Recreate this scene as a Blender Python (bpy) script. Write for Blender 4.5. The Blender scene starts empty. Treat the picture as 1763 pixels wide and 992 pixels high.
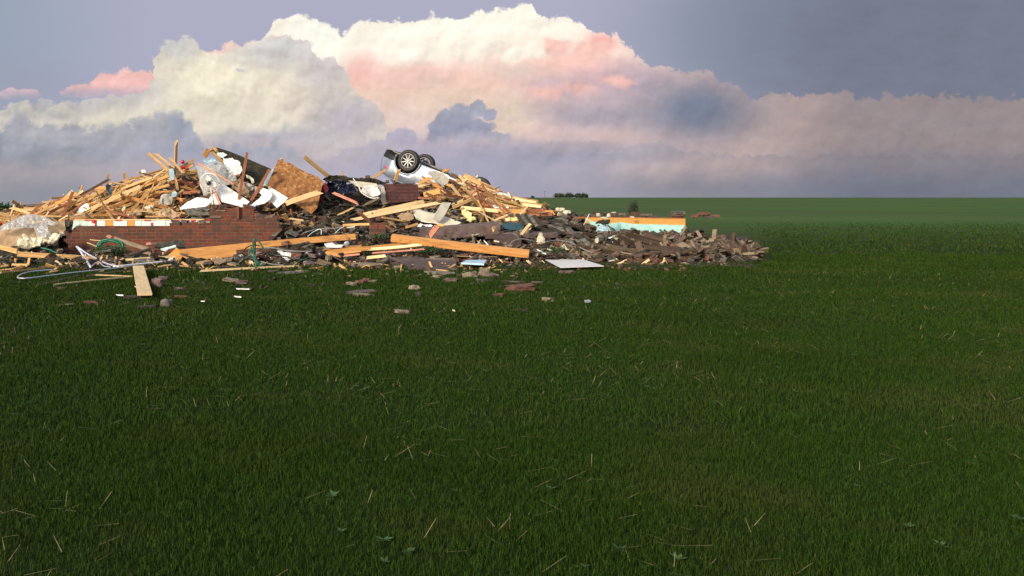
import bpy, bmesh, math, random
import numpy as np
from mathutils import Vector, Matrix, noise
rnd = random.Random(7)
SC = bpy.context.scene
COL = SC.collection
# ------------------------------------------------------------------ camera
F_PX, CX, HY, CAMZ = 1500.0, 560.0, 340.0, 1.35      # focal length in photo pixels, principal column, horizon row
cam_d = bpy.data.cameras.new('camera'); cam = bpy.data.objects.new('camera', cam_d); COL.objects.link(cam)
cam.location = (0, 0, CAMZ); cam.rotation_euler = (math.radians(90), 0, 0)
cam_d.sensor_width = 36; cam_d.lens = 36*F_PX/1763
cam_d.shift_x = (881.5-CX)/1763; cam_d.shift_y = -(496-HY)/1763
cam_d.clip_start = .05; cam_d.clip_end = 12000
SC.camera = cam
SC.view_settings.view_transform = 'Standard'; SC.view_settings.look = 'None'
SC.view_settings.gamma = 1; SC.view_settings.use_curve_mapping = False
EXPO = 0.7
SC.view_settings.exposure = EXPO
# ------------------------------------------------------------------ sun
SUN_AZ, SUN_EL = math.radians(222), math.radians(24)
sd = Vector((math.sin(SUN_AZ)*math.cos(SUN_EL), math.cos(SUN_AZ)*math.cos(SUN_EL), math.sin(SUN_EL)))
sl = bpy.data.lights.new('sun', 'SUN'); sl.energy = 2.4; sl.angle = math.radians(9); sl.color = (1, .86, .68)
so = bpy.data.objects.new('sun', sl); COL.objects.link(so); so.rotation_euler = (-sd).to_track_quat('-Z', 'Y').to_euler()
# ------------------------------------------------------------------ sky
def lin(c):
    c = c/255.0
    return c/12.92 if c <= .04045 else ((c+.055)/1.055)**2.4
def rgb(r, g, b): return (lin(r), lin(g), lin(b), 1)
W = bpy.data.worlds.new('World'); SC.world = W; W.use_nodes = True
W.cycles.sampling_method = 'MANUAL'; W.cycles.sample_map_resolution = 256
NT = W.node_tree; NT.nodes.clear()
class G:
    """tiny expression builder for node trees"""
    def __init__(s, nt): s.nt = nt
    def put(s, sock, v):
        if isinstance(v, bpy.types.NodeSocket): s.nt.links.new(v, sock)
        elif v is not None:
            if hasattr(sock.default_value, '__len__') and hasattr(v, '__len__'): v = (tuple(v)+(1,))[:len(sock.default_value)]
            sock.default_value = v
    def m(s, op, a, b=None, c=None, clamp=False):
        n = s.nt.nodes.new('ShaderNodeMath'); n.operation = op; n.use_clamp = clamp
        for i, v in enumerate((a, b, c)):
            if v is not None: s.put(n.inputs[i], v)
        return n.outputs[0]
    def vm(s, op, a, b=None, scale=None):
        n = s.nt.nodes.new('ShaderNodeVectorMath'); n.operation = op
        s.put(n.inputs[0], a)
        if b is not None: s.put(n.inputs[1], b)
        if scale is not None: s.put(n.inputs['Scale'], scale)
        return n.outputs['Value'] if op == 'LENGTH' else n.outputs[0]
    def xyz(s, x, y, z=0.0):
        n = s.nt.nodes.new('ShaderNodeCombineXYZ')
        for i, v in enumerate((x, y, z)): s.put(n.inputs[i], v)
        return n.outputs[0]
    def sep(s, v):
        n = s.nt.nodes.new('ShaderNodeSeparateXYZ'); s.put(n.inputs[0], v); return n.outputs
    def mr(s, v, a, b, c=0.0, d=1.0, smooth=True):
        n = s.nt.nodes.new('ShaderNodeMapRange'); n.interpolation_type = 'SMOOTHSTEP' if smooth else 'LINEAR'
        n.clamp = True
        for i, q in enumerate((v, a, b, c, d)): s.put(n.inputs[i], q)
        return n.outputs[0]
    def mix(s, f, a, b, mode='MIX'):
        n = s.nt.nodes.new('ShaderNodeMix'); n.data_type = 'RGBA'; n.blend_type = mode
        s.put(n.inputs[0], f); s.put(n.inputs[6], a); s.put(n.inputs[7], b)
        return n.outputs[2]
    def noise(s, vec, scale, detail=4, rough=.5, dist=0.0, col=False):
        n = s.nt.nodes.new('ShaderNodeTexNoise'); s.put(n.inputs['Vector'], vec)
        n.inputs['Scale'].default_value = scale; n.inputs['Detail'].default_value = detail
        n.inputs['Roughness'].default_value = rough; n.inputs['Distortion'].default_value = dist
        return n.outputs['Color' if col else 'Fac']
    def voro(s, vec, scale, detail=0.0, rough=.5, smooth=.4):
        n = s.nt.nodes.new('ShaderNodeTexVoronoi'); n.feature = 'SMOOTH_F1' if smooth else 'F1'
        s.put(n.inputs['Vector'], vec); n.inputs['Scale'].default_value = scale
        n.inputs['Detail'].default_value = detail; n.inputs['Roughness'].default_value = rough
        if smooth: n.inputs['Smoothness'].default_value = smooth
        return n.outputs['Distance']
    def curve(s, u, pts, x0, x1, y0, y1):
        n = s.nt.nodes.new('ShaderNodeFloatCurve'); c = n.mapping.curves[0]
        P = [((x-x0)/(x1-x0), (y-y0)/(y1-y0)) for x, y in pts]
        P = [(min(1, max(0, a)), min(1, max(0, b))) for a, b in P]
        c.points[0].location = P[0]; c.points[1].location = P[-1]
        for p in P[1:-1]: c.points.new(*p)
        for p in c.points: p.handle_type = 'AUTO_CLAMPED'
        n.mapping.update()
        f = s.mr(u, x0/100, x1/100, 0, 1, smooth=False)
        s.put(n.inputs['Value'], f)
        return s.m('MULTIPLY_ADD', n.outputs[0], (y1-y0)/100, y0/100)
g = G(NT)
tc = NT.nodes.new('ShaderNodeTexCoord').outputs['Generated']
dx, dy, dz = g.sep(tc)
dyc = g.m('MAXIMUM', dy, .12)
U = g.m('MULTIPLY_ADD', g.m('DIVIDE', dx, dyc), 15.0, 5.6)
V = g.m('MULTIPLY_ADD', g.m('DIVIDE', dz, dyc), -15.0, 3.4)
P = g.xyz(U, V, 0.0)
wl = g.vm('SUBTRACT', g.noise(P, .55, 2, .5, col=True), (.5, .5, .5))
wf = g.vm('SUBTRACT', g.noise(P, 3.2, 5, .6, col=True), (.5, .5, .5))
PW = g.vm('ADD', g.vm('ADD', P, g.vm('SCALE', wl, scale=.30)), g.vm('SCALE', wf, scale=.16))
PW2 = g.vm('ADD', P, g.vm('SCALE', wf, scale=.22))       # for painted tones
def billow(vec):
    return g.voro(vec, 1.25, 3.0, .5, .5)
B0 = billow(PW)
B1 = billow(g.vm('ADD', PW, (-.06, -.10, 0)))
EB = g.m('MULTIPLY_ADD', g.voro(g.vm('ADD', P, g.vm('SCALE', wf, scale=.30)), 3.6, 2.0, .6, 0), .55, g.m('MULTIPLY', B0, .6))   # puffs that scallop the outlines
def fine(vec): return g.voro(g.vm('ADD', vec, g.vm('SCALE', wf, scale=.22)), 2.7, 2.5, .55, 0)
REL2 = g.m('SUBTRACT', fine(g.vm('ADD', P, (-.035, -.06, 0))), fine(P))
REL = g.m('SUBTRACT', B1, B0)                             # >0 on the flanks that face the light
NZ = g.noise(P, 1.3, 8, .62)
NF = g.noise(g.vm('MULTIPLY', P, (.6, 1.2, 1)), 2.2, 8, .65)
UWP = g.m('ADD', U, g.m('ADD', g.m('MULTIPLY', g.sep(wf)[0], .34), g.m('MULTIPLY', g.sep(wl)[1], .22)))
def layer(base, curvepts, color, soft=.035, amp=.16, rel=1.0, bottom=None, alpha=1.0, up=None):
    T = g.curve(UWP, curvepts, -100, 1300, -60, 400)
    d = g.m('SUBTRACT', V, T)
    d = g.m('SUBTRACT', d, g.m('MULTIPLY', g.m('SUBTRACT', EB, .80), amp*2.4))
    a = g.mr(d, 0, soft)
    if bottom is not None:
        a = g.m('MULTIPLY', a, g.mr(g.m('ADD', V, g.m('MULTIPLY', g.m('SUBTRACT', NZ, .5), .5)), bottom[0]/100, bottom[1]/100, 1, 0))
    if alpha != 1: a = g.m('MULTIPLY', a, alpha)
    k = g.m('MULTIPLY_ADD', REL, .62*rel, 1.0)
    k = g.m('ADD', k, g.m('MULTIPLY', REL2, .26*rel))
    k = g.m('ADD', k, g.m('MULTIPLY', g.m('SUBTRACT', NF, .5), .15*rel))
    k = g.m('MINIMUM', g.m('MAXIMUM', k, .72), 1.22)
    col = g.vm('SCALE', color, scale=k)
    return g.mix(a, base, col)
def cluster(base, blobs, color, soft=.10, amp=.5, rel=.6, fade=None):
    """a small cloud made of puffs"""
    d = None
    q0 = g.vm('ADD', g.vm('ADD', P, g.vm('SCALE', wf, scale=.30)), g.vm('SCALE', wl, scale=.12))
    for (x, y, rx, ry) in blobs:
        l = g.vm('LENGTH', g.vm('MULTIPLY', g.vm('DIVIDE', g.vm('SUBTRACT', q0, (x/100, y/100, 0)), (rx/100, ry/100, 1)), (1, 1, 0)))
        e_ = g.m('SUBTRACT', 1.0, l); d = e_ if d is None else g.m('MAXIMUM', d, e_)
    d = g.m('SUBTRACT', d, g.m('MULTIPLY', g.m('SUBTRACT', EB, .80), amp))
    al = g.mr(d, 0, soft)
    if fade: al = g.m('MULTIPLY', al, g.mr(g.m('ADD', V, g.m('MULTIPLY', g.m('SUBTRACT', NZ, .5), .4)), fade[0]/100, fade[1]/100, 1, 0))
    k = g.m('ADD', g.m('MULTIPLY_ADD', REL, .8*rel, 1.0), g.m('MULTIPLY', REL2, .3*rel))
    return g.mix(al, base, g.vm('SCALE', color, scale=k))
def paint(col, blobs):
    for (x, y, rx, ry, c, st) in blobs:
        q = g.vm('DIVIDE', g.vm('SUBTRACT', PW2, (x/100, y/100, 0)), (rx/100, ry/100, 1))
        l = g.vm('LENGTH', g.vm('MULTIPLY', q, (1, 1, 0)))
        col = g.mix(g.mr(l, 1.25, .1, 0, st), col, rgb(*c))
    return col
sky = NT.nodes.new('ShaderNodeTexSky'); sky.sky_type = 'NISHITA'; sky.sun_disc = False
sky.sun_elevation = SUN_EL; sky.sun_rotation = SUN_AZ; sky.air_density = 1.2; sky.dust_density = 2.0
nish = sky.outputs[0]
K = 10/2**EXPO          # the Background strength is 0.1
base = paint(rgb(174, 175, 197), [(-100, 60, 330, 300, (150, 164, 180), .9), (1250, 60, 240, 200, (140, 148, 168), .8),
                                  (0, 150, 200, 60, (158, 160, 180), .6)])
# far pink and white tower
T1 = [(-100, 240), (300, 130), (340, 76), (355, 66), (375, 60), (400, 61), (430, 59), (450, 61), (462, 58), (467, 38), (480, 22), (500, 14), (525, 9),
      (550, 13), (575, 22), (588, 37), (602, 30), (632, 20), (660, 17), (692, 20), (722, 17), (742, 11), (780, 9), (820, 5), (848, -1), (880, -4),
      (908, -6), (922, 10), (940, 12), (970, 14), (992, 21), (1008, 30), (1018, 44), (1040, 50), (1066, 52), (1072, 68), (1090, 82), (1110, 90), (1130, 94), (1210, 112), (1300, 150)]
c1 = paint(rgb(240, 208, 196), [
    (880, 60, 330, 95, (255, 234, 220), .95), (540, 60, 130, 100, (255, 254, 238), 1.0), (850, 40, 240, 75, (255, 250, 234), 1.0), (700, 60, 130, 80, (255, 250, 234), .95),
    (620, 130, 40, 45, (248, 188, 180), .85), (800, 150, 200, 34, (250, 206, 186), .8), (1000, 120, 90, 36, (246, 184, 178), .75), (965, 108, 80, 24, (252, 190, 178), .8), (760, 175, 90, 40, (240, 212, 190), .8), (880, 195, 40, 40, (232, 210, 190), .7), (730, 130, 150, 34, (246, 202, 190), .9),
    (1035, 75, 34, 26, (252, 176, 168), .9), (900, 130, 70, 22, (232, 190, 178), .5), (760, 185, 160, 60, (231, 205, 188), .8),
    (745, 140, 34, 20, (218, 198, 186), .5), (885, 122, 50, 18, (205, 190, 186), .7), (980, 150, 120, 36, (196, 176, 184), .9),
    (1080, 140, 100, 44, (200, 176, 188), .9), (870, 200, 50, 50, (222, 202, 186), .7), (700, 215, 110, 40, (226, 203, 196), .8), (690, 250, 130, 30, (194, 184, 198), .8), (620, 170, 60, 30, (240, 210, 190), .8), (900, 100, 160, 40, (255, 222, 206), .6),
    (1020, 200, 150, 40, (152, 153, 174), .75), (1200, 190, 160, 90, (128, 135, 155), 1.0), (960, 262, 260, 34, (150, 150, 170), .8),
    (760, 290, 400, 60, (164, 165, 185), .95)])
s = layer(base, T1, c1, soft=.075, amp=.13, rel=.50)
s = cluster(s, [(690, 92, 60, 34), (750, 80, 60, 38), (815, 84, 64, 38), (880, 94, 52, 30), (930, 84, 40, 26)], rgb(255, 246, 230)[:3], soft=.5, amp=.6, fade=(80, 140))
s = cluster(s, [(965, 78, 44, 26), (1000, 84, 30, 22), (1035, 80, 26, 14)], rgb(255, 206, 194)[:3], soft=.5, amp=.6, fade=(84, 126))
s = cluster(s, [(1000, 152, 70, 24), (940, 160, 56, 24), (1060, 140, 60, 24)], rgb(236, 188, 180)[:3], soft=.7, amp=.6, fade=(150, 190))
s = cluster(s, [(880, 190, 40, 34), (850, 215, 40, 30), (905, 215, 30, 24)], rgb(226, 206, 186)[:3], soft=.7, amp=.7, fade=(200, 240))
# pink ridge at the left, behind the cream cloud
TP = [(-100, 152), (0, 150), (30, 146), (66, 147), (78, 170), (90, 170), (98, 153), (112, 146), (135, 138), (158, 132), (170, 121), (190, 118), (212, 110), (235, 114),
      (262, 117), (277, 117), (286, 106), (296, 98), (306, 99), (314, 125), (330, 200), (1300, 390)]
cp = paint(rgb(246, 196, 190), [(30, 160, 60, 26, (196, 180, 190), .9), (215, 116, 50, 12, (252, 208, 200), .8), (150, 158, 160, 14, (206, 178, 182), .9)])
s = layer(s, TP, cp, soft=.05, amp=.07, rel=.6, bottom=(150, 172))
# cream cloud in the middle
T2 = [(-100, 200), (0, 178), (60, 168), (130, 160), (200, 154), (238, 150), (254, 134), (264, 112), (266, 96), (272, 92), (277, 78), (284, 64), (296, 57), (312, 55), (328, 58), (342, 68), (356, 75), (385, 77), (405, 70),
      (420, 66), (445, 65), (462, 60), (490, 56), (520, 54), (533, 62), (541, 79), (558, 90), (575, 94), (588, 106), (600, 122), (610, 142), (622, 158), (642, 165), (656, 184), (664, 214), (684, 240), (740, 262), (1300, 390)]
c2 = paint(rgb(230, 221, 203), [
    (400, 135, 120, 70, (240, 231, 205), .95), (480, 90, 120, 40, (206, 203, 203), .85), (560, 120, 60, 60, (206, 196, 198), .9), (310, 80, 50, 34, (208, 207, 206), .8),
    (500, 62, 50, 12, (222, 205, 205), .7), (600, 205, 100, 58, (188, 179, 188), .95), (470, 170, 90, 40, (222, 208, 196), .7),
    (350, 200, 60, 50, (222, 213, 194), .8), (240, 160, 60, 30, (204, 198, 196), .8), (150, 175, 110, 30, (188, 184, 184), .9), (60, 190, 110, 30, (180, 180, 182), .9), (480, 235, 120, 26, (180, 178, 190), .85), (420, 262, 260, 36, (168, 168, 184), .95),
    (413, 121, 11, 5, (186, 186, 198), .8)])
s = layer(s, T2, c2, soft=.06, amp=.10, rel=.7, bottom=(225, 290))
s = cluster(s, [(370, 150, 50, 30), (420, 142, 44, 34), (465, 166, 50, 28), (330, 140, 40, 30)], rgb(242, 233, 210)[:3], soft=.6, amp=.7, fade=(155, 205))
s = cluster(s, [(350, 200, 40, 24), (395, 208, 50, 26), (450, 216, 56, 24), (510, 200, 40, 22)], rgb(228, 217, 201)[:3], soft=.6, amp=.7, fade=(205, 250))
s = cluster(s, [(300, 84, 30, 26), (500, 84, 60, 24)], rgb(214, 212, 208)[:3], soft=.6, amp=.6, fade=(80, 110))
# grey bank at the lower left
T3 = [(-100, 190), (0, 200), (20, 188), (36, 180), (60, 196), (100, 192), (122, 188), (150, 196), (190, 196), (230, 190), (258, 184), (282, 175), (296, 172), (306, 172), (318, 182), (330, 200), (342, 224), (356, 236), (370, 231),
      (392, 228), (404, 222), (430, 226), (470, 224), (482, 238), (505, 247), (560, 262), (640, 278), (800, 300), (1300, 390)]
c3 = paint(rgb(174, 176, 185), [(250, 200, 90, 26, (178, 177, 182), .8), (310, 215, 26, 30, (150, 158, 174), .9), (90, 215, 110, 30, (168, 168, 178), .8),
                                (230, 250, 130, 40, (172, 170, 180), .7), (130, 262, 16, 12, (180, 174, 174), .8), (60, 300, 220, 60, (124, 138, 156), .95), (350, 280, 160, 50, (160, 164, 184), .8), (-100, 320, 160, 120, (100, 116, 132), .9)])
s = layer(s, T3, c3, soft=.20, amp=.13, rel=.62, bottom=(250, 330))
s = cluster(s, [(60, 232, 54, 26), (120, 244, 60, 26), (200, 240, 54, 28), (20, 262, 50, 22)], rgb(176, 175, 182)[:3], soft=.7, amp=.7, fade=(240, 290))
ct = paint(rgb(208, 200, 186), [(100, 182, 30, 20, (216, 208, 190), .8)])
s = layer(s, [(-100, 215), (20, 205), (30, 182), (42, 176), (52, 178), (66, 186), (80, 182), (92, 172), (104, 169), (116, 176), (128, 180), (134, 200), (1300, 390)], ct, soft=.06, amp=.06, rel=.6, bottom=(182, 204), alpha=.7)
# small dark cloud
c4 = paint(rgb(168, 170, 186), [(800, 180, 50, 14, (164, 166, 176), .7), (790, 225, 80, 26, (150, 152, 174), .8)])
s = cluster(s, [(770, 205, 26, 24), (795, 200, 34, 32), (822, 186, 22, 18), (842, 194, 18, 14), (760, 228, 34, 26), (810, 225, 50, 34), (850, 240, 40, 20)], c4, soft=.26, amp=.28, fade=(222, 268))
# low cumulus at the right and small puffs
T6 = [(-100, 390), (880, 262), (905, 250), (920, 243), (942, 241), (958, 243), (972, 236), (992, 233), (1010, 233), (1028, 238), (1042, 247), (1060, 246), (1078, 243), (1092, 236), (1110, 231), (1140, 236), (1200, 250), (1300, 258)]
c6 = paint(rgb(184, 172, 178), [(1110, 236, 30, 14, (198, 180, 176), .8), (990, 238, 40, 12, (188, 177, 180), .7), (1040, 290, 260, 40, (148, 150, 168), .95)])
s = layer(s, T6, c6, soft=.06, amp=.09, rel=.6, bottom=(245, 288))
T7 = [(-100, 390), (560, 262), (600, 244), (640, 236), (664, 230), (672, 215), (690, 211), (708, 214), (716, 232), (760, 250), (900, 280), (1300, 390)]
s = layer(s, T7, rgb(182, 176, 192), soft=.08, amp=.10, rel=.6, bottom=(236, 290))
# veil above the horizon
veil = paint(rgb(148, 153, 173), [(640, 300, 300, 70, (183, 178, 197), .95), (30, 320, 200, 90, (116, 132, 148), .95), (1180, 300, 170, 110, (116, 126, 142), .95), (330, 300, 120, 40, (158, 162, 184), .8)])
s = g.mix(g.m('MULTIPLY', g.mr(g.m('ADD', V, g.m('MULTIPLY', g.m('SUBTRACT', NZ, .5), .6)), 2.35, 3.35, 0, 1), .85), s, veil)
# to the right of the storm the sky goes on in a darker blue grey
s = g.mix(g.mr(U, 10.8, 15.0, 0, .72), s, g.vm('SCALE', rgb(88, 98, 114)[:3], scale=g.m('MULTIPLY_ADD', NF, .9, .55)))
s = g.vm('SCALE', s, scale=K)
# behind the viewer and overhead: evening sky plus an added warm grey fill for the fronts
back = g.vm('ADD', g.vm('SCALE', nish, scale=.9), tuple(K*q for q in (.30, .27, .25)))
b1 = NT.nodes.new('ShaderNodeBackground'); g.put(b1.inputs[0], back); b1.inputs[1].default_value = .10
b2 = NT.nodes.new('ShaderNodeBackground'); g.put(b2.inputs[0], s); b2.inputs[1].default_value = .10
b3 = NT.nodes.new('ShaderNodeBackground'); g.put(b3.inputs[0], (.2, .26, .16)); b3.inputs[1].default_value = .10
ff = g.m('MULTIPLY', g.mr(dy, -.05, .35, 0, 1), g.mr(dz, .25, .55, 1, 0))
def mixsh(f, a, b):
    n = NT.nodes.new('ShaderNodeMixShader'); g.put(n.inputs[0], f); NT.links.new(a.outputs[0], n.inputs[1]); NT.links.new(b.outputs[0], n.inputs[2]); return n
m1 = mixsh(ff, b1, b2)
m2 = mixsh(g.mr(dz, -.03, -.01, 1, 0), m1, b3)
wo = NT.nodes.new('ShaderNodeOutputWorld'); NT.links.new(m2.outputs[0], wo.inputs[0])
# ------------------------------------------------------------------ helpers
def P3(px, py, Y): return Vector(((px-CX)/F_PX*Y, Y, CAMZ-(py-HY)/F_PX*Y))
def lawnY(py, Y, lift=.026):
    """depth of something lying on the lawn seen at photo row py: never under the ground"""
    return min(Y, (CAMZ-lift-.012)*F_PX/(py-HY)) if py > 436 else Y
def sst(a, b, x):
    if a == b: return float(x > a)
    t = min(1, max(0, (x-a)/(b-a))); return t*t*(3-2*t)
def interp(tab, x):
    if x <= tab[0][0]: return tab[0][1]
    for (a, va), (b, vb) in zip(tab, tab[1:]):
        if x <= b: return va+(vb-va)*(x-a)/(b-a)
    return tab[-1][1]
def tag(o, label=None, cat=None, group=None, kind=None):
    if label: o['label'] = label
    if cat: o['category'] = cat
    if group: o['group'] = group
    if kind: o['kind'] = kind
    elif cat: o['kind'] = 'thing'
    return o
def empty(name, loc=(0, 0, 0), rot=None):
    o = bpy.data.objects.new(name, None); COL.objects.link(o); o.location = loc; o.empty_display_size = .1
    if rot is not None: o.rotation_euler = rot
    return o
class MB:
    def __init__(s): s.v = []; s.f = []
    def add(s, vs, fs):
        k = len(s.v); s.v += [tuple(v) for v in vs]; s.f += [tuple(k+i for i in f) for f in fs]
    def box(s, c, d, M=None):
        x, y, z = d[0]/2, d[1]/2, d[2]/2
        vs = [Vector((sx*x, sy*y, sz*z)) for sx in (-1, 1) for sy in (-1, 1) for sz in (-1, 1)]
        if M is not None: vs = [M @ v for v in vs]
        c = Vector(c)
        s.add([v+c for v in vs], [(0, 1, 3, 2), (4, 6, 7, 5), (0, 4, 5, 1), (2, 3, 7, 6), (0, 2, 6, 4), (1, 5, 7, 3)])
    def tube(s, pts, r, n=8, cap=True):
        pts = [Vector(p) for p in pts]; k = len(s.v); up = Vector((.03, .02, 1))
        for i, p in enumerate(pts):
            t = (pts[min(i+1, len(pts)-1)]-pts[max(i-1, 0)]).normalized()
            a = t.cross(up)
            if a.length < .1: a = t.cross(Vector((1, 0, 0)))
            a.normalize(); b = t.cross(a); rr = r[i] if isinstance(r, (list, tuple)) else r
            for j in range(n):
                q = 2*math.pi*j/n; s.v.append(tuple(p+a*math.cos(q)*rr+b*math.sin(q)*rr))
        for i in range(len(pts)-1):
            for j in range(n):
                j2 = (j+1) % n; s.f.append((k+i*n+j, k+i*n+j2, k+(i+1)*n+j2, k+(i+1)*n+j))
        if cap:
            s.f.append(tuple(k+j for j in reversed(range(n)))); e = k+(len(pts)-1)*n; s.f.append(tuple(e+j for j in range(n)))
    def lathe(s, prof, n=32, M=None, closed=False):
        """prof: (radius, along local y)"""
        k = len(s.v); m = len(prof)
        for i in range(n):
            q = 2*math.pi*i/n
            for r, a in prof:
                v = Vector((r*math.cos(q), a, r*math.sin(q)))
                s.v.append(tuple(M @ v if M is not None else v))
        for i in range(n):
            i2 = (i+1) % n
            for j in range(m if closed else m-1):
                j2 = (j+1) % m; s.f.append((k+i*m+j, k+i2*m+j, k+i2*m+j2, k+i*m+j2))
    def build(s, name, mt, parent=None, smooth=False, bevel=0):
        me = bpy.data.meshes.new(name); me.from_pydata(s.v, [], s.f)
        bm = bmesh.new(); bm.from_mesh(me); bmesh.ops.recalc_face_normals(bm, faces=bm.faces)
        if bevel: bmesh.ops.bevel(bm, geom=list(bm.edges), offset=bevel, segments=2, affect='EDGES', clamp_overlap=True)
        bm.to_mesh(me); bm.free()
        if smooth: me.polygons.foreach_set('use_smooth', [True]*len(me.polygons))
        me.update(); o = bpy.data.objects.new(name, me); me.materials.append(mt); COL.objects.link(o)
        if parent is not None: o.parent = parent
        return o
# ------------------------------------------------------------------ materials
MATS = {}
def new_mat(name):
    m = bpy.data.materials.new(name); m.use_nodes = True; nt = m.node_tree; MATS[name] = m
    b = nt.nodes['Principled BSDF']; e = G(nt); return m, nt, b, e
def objco(nt): return nt.nodes.new('ShaderNodeTexCoord').outputs['Object']
def rand(nt): return nt.nodes.new('ShaderNodeObjectInfo').outputs['Random']
def bump(nt, h, strength, dist, b):
    n = nt.nodes.new('ShaderNodeBump'); n.inputs['Strength'].default_value = strength; n.inputs['Distance'].default_value = dist
    nt.links.new(h, n.inputs['Height']); nt.links.new(n.outputs[0], b.inputs['Normal'])
def mat(name, c1, c2, scale=6, rough=.7, metal=0, bmp=.4, dist=.01, stretch=(1, 1, 1), vary=.35, detail=6, c3=None):
    m, nt, b, e = new_mat(name)
    v = e.vm('MULTIPLY', objco(nt), stretch); r = rand(nt)
    v = e.vm('ADD', v, e.xyz(e.m('MULTIPLY', r, 37.0), e.m('MULTIPLY', r, 91.0), 0.0))
    n = e.noise(v, scale, detail, .6); c = e.mix(e.mr(n, .3, .7), c1, c2)
    if c3:
        n2 = e.noise(v, scale*.35, 4, .7); c = e.mix(e.mr(n2, .55, .68), c, c3)
    k = e.m('MULTIPLY_ADD', e.m('SUBTRACT', r, .5), vary*2, 1.0)
    c = e.vm('SCALE', c, scale=k)
    e.put(b.inputs['Base Color'], c); b.inputs['Roughness'].default_value = rough; b.inputs['Metallic'].default_value = metal
    if bmp: bump(nt, n, bmp, dist, b)
    return m
def wood(name, c1, c2, vary=.3):
    m, nt, b, e = new_mat(name); r = rand(nt)
    v0 = objco(nt); v0 = e.vm('ADD', v0, e.xyz(e.m('MULTIPLY', r, 53.0), e.m('MULTIPLY', r, 17.0), e.m('MULTIPLY', r, 29.0)))
    v = e.vm('MULTIPLY', v0, (1.0, 14, 14))
    gr = e.noise(v, 2.0, 6, .6, 1.2); kn = e.voro(e.vm('MULTIPLY', v0, (1, 3.2, 3.2)), 2.3, 0, .5, 0)
    c = e.mix(e.mr(gr, .32, .68), c1, c2)
    st = e.noise(e.vm('MULTIPLY', v0, (.8, 3, 3)), 2.5, 3, .6)
    c = e.mix(e.mr(st, .54, .72, 0, .5), c, tuple(q*.45 for q in c1[:3]))       # weather stains
    c = e.mix(e.mr(kn, .10, .03), c, tuple(q*.22 for q in c1[:3]))
    k = e.m('MULTIPLY_ADD', e.m('SUBTRACT', r, .5), vary*2, 1.0)
    e.put(b.inputs['Base Color'], e.vm('SCALE', c, scale=k)); b.inputs['Roughness'].default_value = .72
    bump(nt, gr, .35, .006, b); return m
M_pine = wood('pine', (.38, .205, .070), (.63, .405, .165), .42)
M_orange = wood('orange_timber', (.46, .20, .052), (.63, .325, .105), .24)
M_pale = wood('pale_pine', (.66, .47, .23), (.80, .62, .36), .15)
M_red = wood('redbrown_wood', (.20, .065, .03), (.32, .12, .06))
M_dark = wood('dark_wood', (.055, .035, .022), (.12, .075, .045))
M_grey = wood('weathered_wood', (.12, .09, .055), (.22, .17, .11))
M_pink = wood('salmon_wood', (.45, .17, .11), (.60, .28, .19), .15)
WOODS = {'pine': M_pine, 'orange': M_orange, 'pale': M_pale, 'red': M_red, 'dark': M_dark, 'grey': M_grey, 'pink': M_pink}
TONE = {'pine': 'yellow pine', 'orange': 'orange', 'pale': 'pale', 'red': 'red brown', 'dark': 'dark', 'grey': 'weathered grey', 'pink': 'salmon'}
M_dry = mat('drywall', (.78, .77, .73), (.84, .83, .80), 5, .85, bmp=.1, vary=.04, c3=(.66, .62, .55))
M_drygrey = mat('grey_board', (.36, .34, .29), (.47, .45, .40), 5, .85, bmp=.15, vary=.12)
M_tan = mat('tan_board', (.27, .18, .10), (.37, .26, .165), 4, .85, bmp=.2, vary=.2)
M_cream = mat('cream_panel', (.50, .47, .36), (.60, .57, .46), 3, .6, bmp=.1, vary=.1)
M_shingle = mat('dark_shingle', (.016, .014, .009), (.050, .042, .026), 9, .95, bmp=.8, dist=.02, vary=.3)
M_shgrey = mat('grey_shingle', (.045, .042, .036), (.135, .125, .108), 12, .95, bmp=.7, dist=.015, vary=.55)
M_slab = mat('mauve_slab', (.062, .040, .038), (.125, .088, .082), 7, .9, bmp=.6, dist=.02, vary=.4)
M_concrete = mat('concrete', (.15, .12, .085), (.26, .21, .155), 8, .95, bmp=.7, dist=.02, vary=.25, c3=(.15, .11, .09))
M_brickbit = mat('brick_lump', (.075, .032, .022), (.15, .068, .046), 14, .95, bmp=.6, dist=.01, vary=.5)
M_ins = mat('insulation', (.50, .46, .34), (.68, .64, .51), 16, 1, bmp=1, dist=.03, vary=.12)
M_yfoam = mat('yellow_foam', (.72, .64, .24), (.84, .77, .42), 14, 1, bmp=.9, dist=.02, vary=.05)
M_cyan = mat('cyan_foam_board', (.30, .60, .60), (.46, .74, .72), 5, .6, bmp=.15, vary=.05, c3=(.62, .78, .74))
M_icy = mat('pale_foam_board', (.56, .72, .69), (.70, .82, .78), 5, .6, bmp=.15, vary=.05, c3=(.40, .55, .50))
M_blue = mat('light_blue_board', (.30, .48, .62), (.42, .60, .72), 5, .6, bmp=.1, vary=.1)
M_tape = mat('red_tape', (.46, .012, .02), (.56, .02, .03), 6, .35, bmp=.1, vary=.05)
M_redball = mat('red_vinyl', (.42, .012, .015), (.50, .02, .02), 6, .35, bmp=0, vary=0)
M_maroon = mat('maroon_cloth', (.085, .008, .014), (.15, .018, .026), 8, .95, bmp=.8, vary=.1)
M_navy = mat('navy_plastic', (.006, .008, .020), (.015, .020, .045), 10, .22, bmp=.5, dist=.02, vary=.1)
M_black = mat('black_plastic', (.008, .008, .008), (.016, .016, .016), 10, .4, bmp=.2, vary=.1)
M_rubber = mat('rubber', (.008, .008, .008), (.014, .014, .014), 30, .6, bmp=.2, dist=.003, vary=.05)
M_white = mat('white_enamel', (.78, .78, .76), (.84, .84, .82), 8, .3, bmp=.03, vary=.05, c3=(.62, .60, .55))
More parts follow.
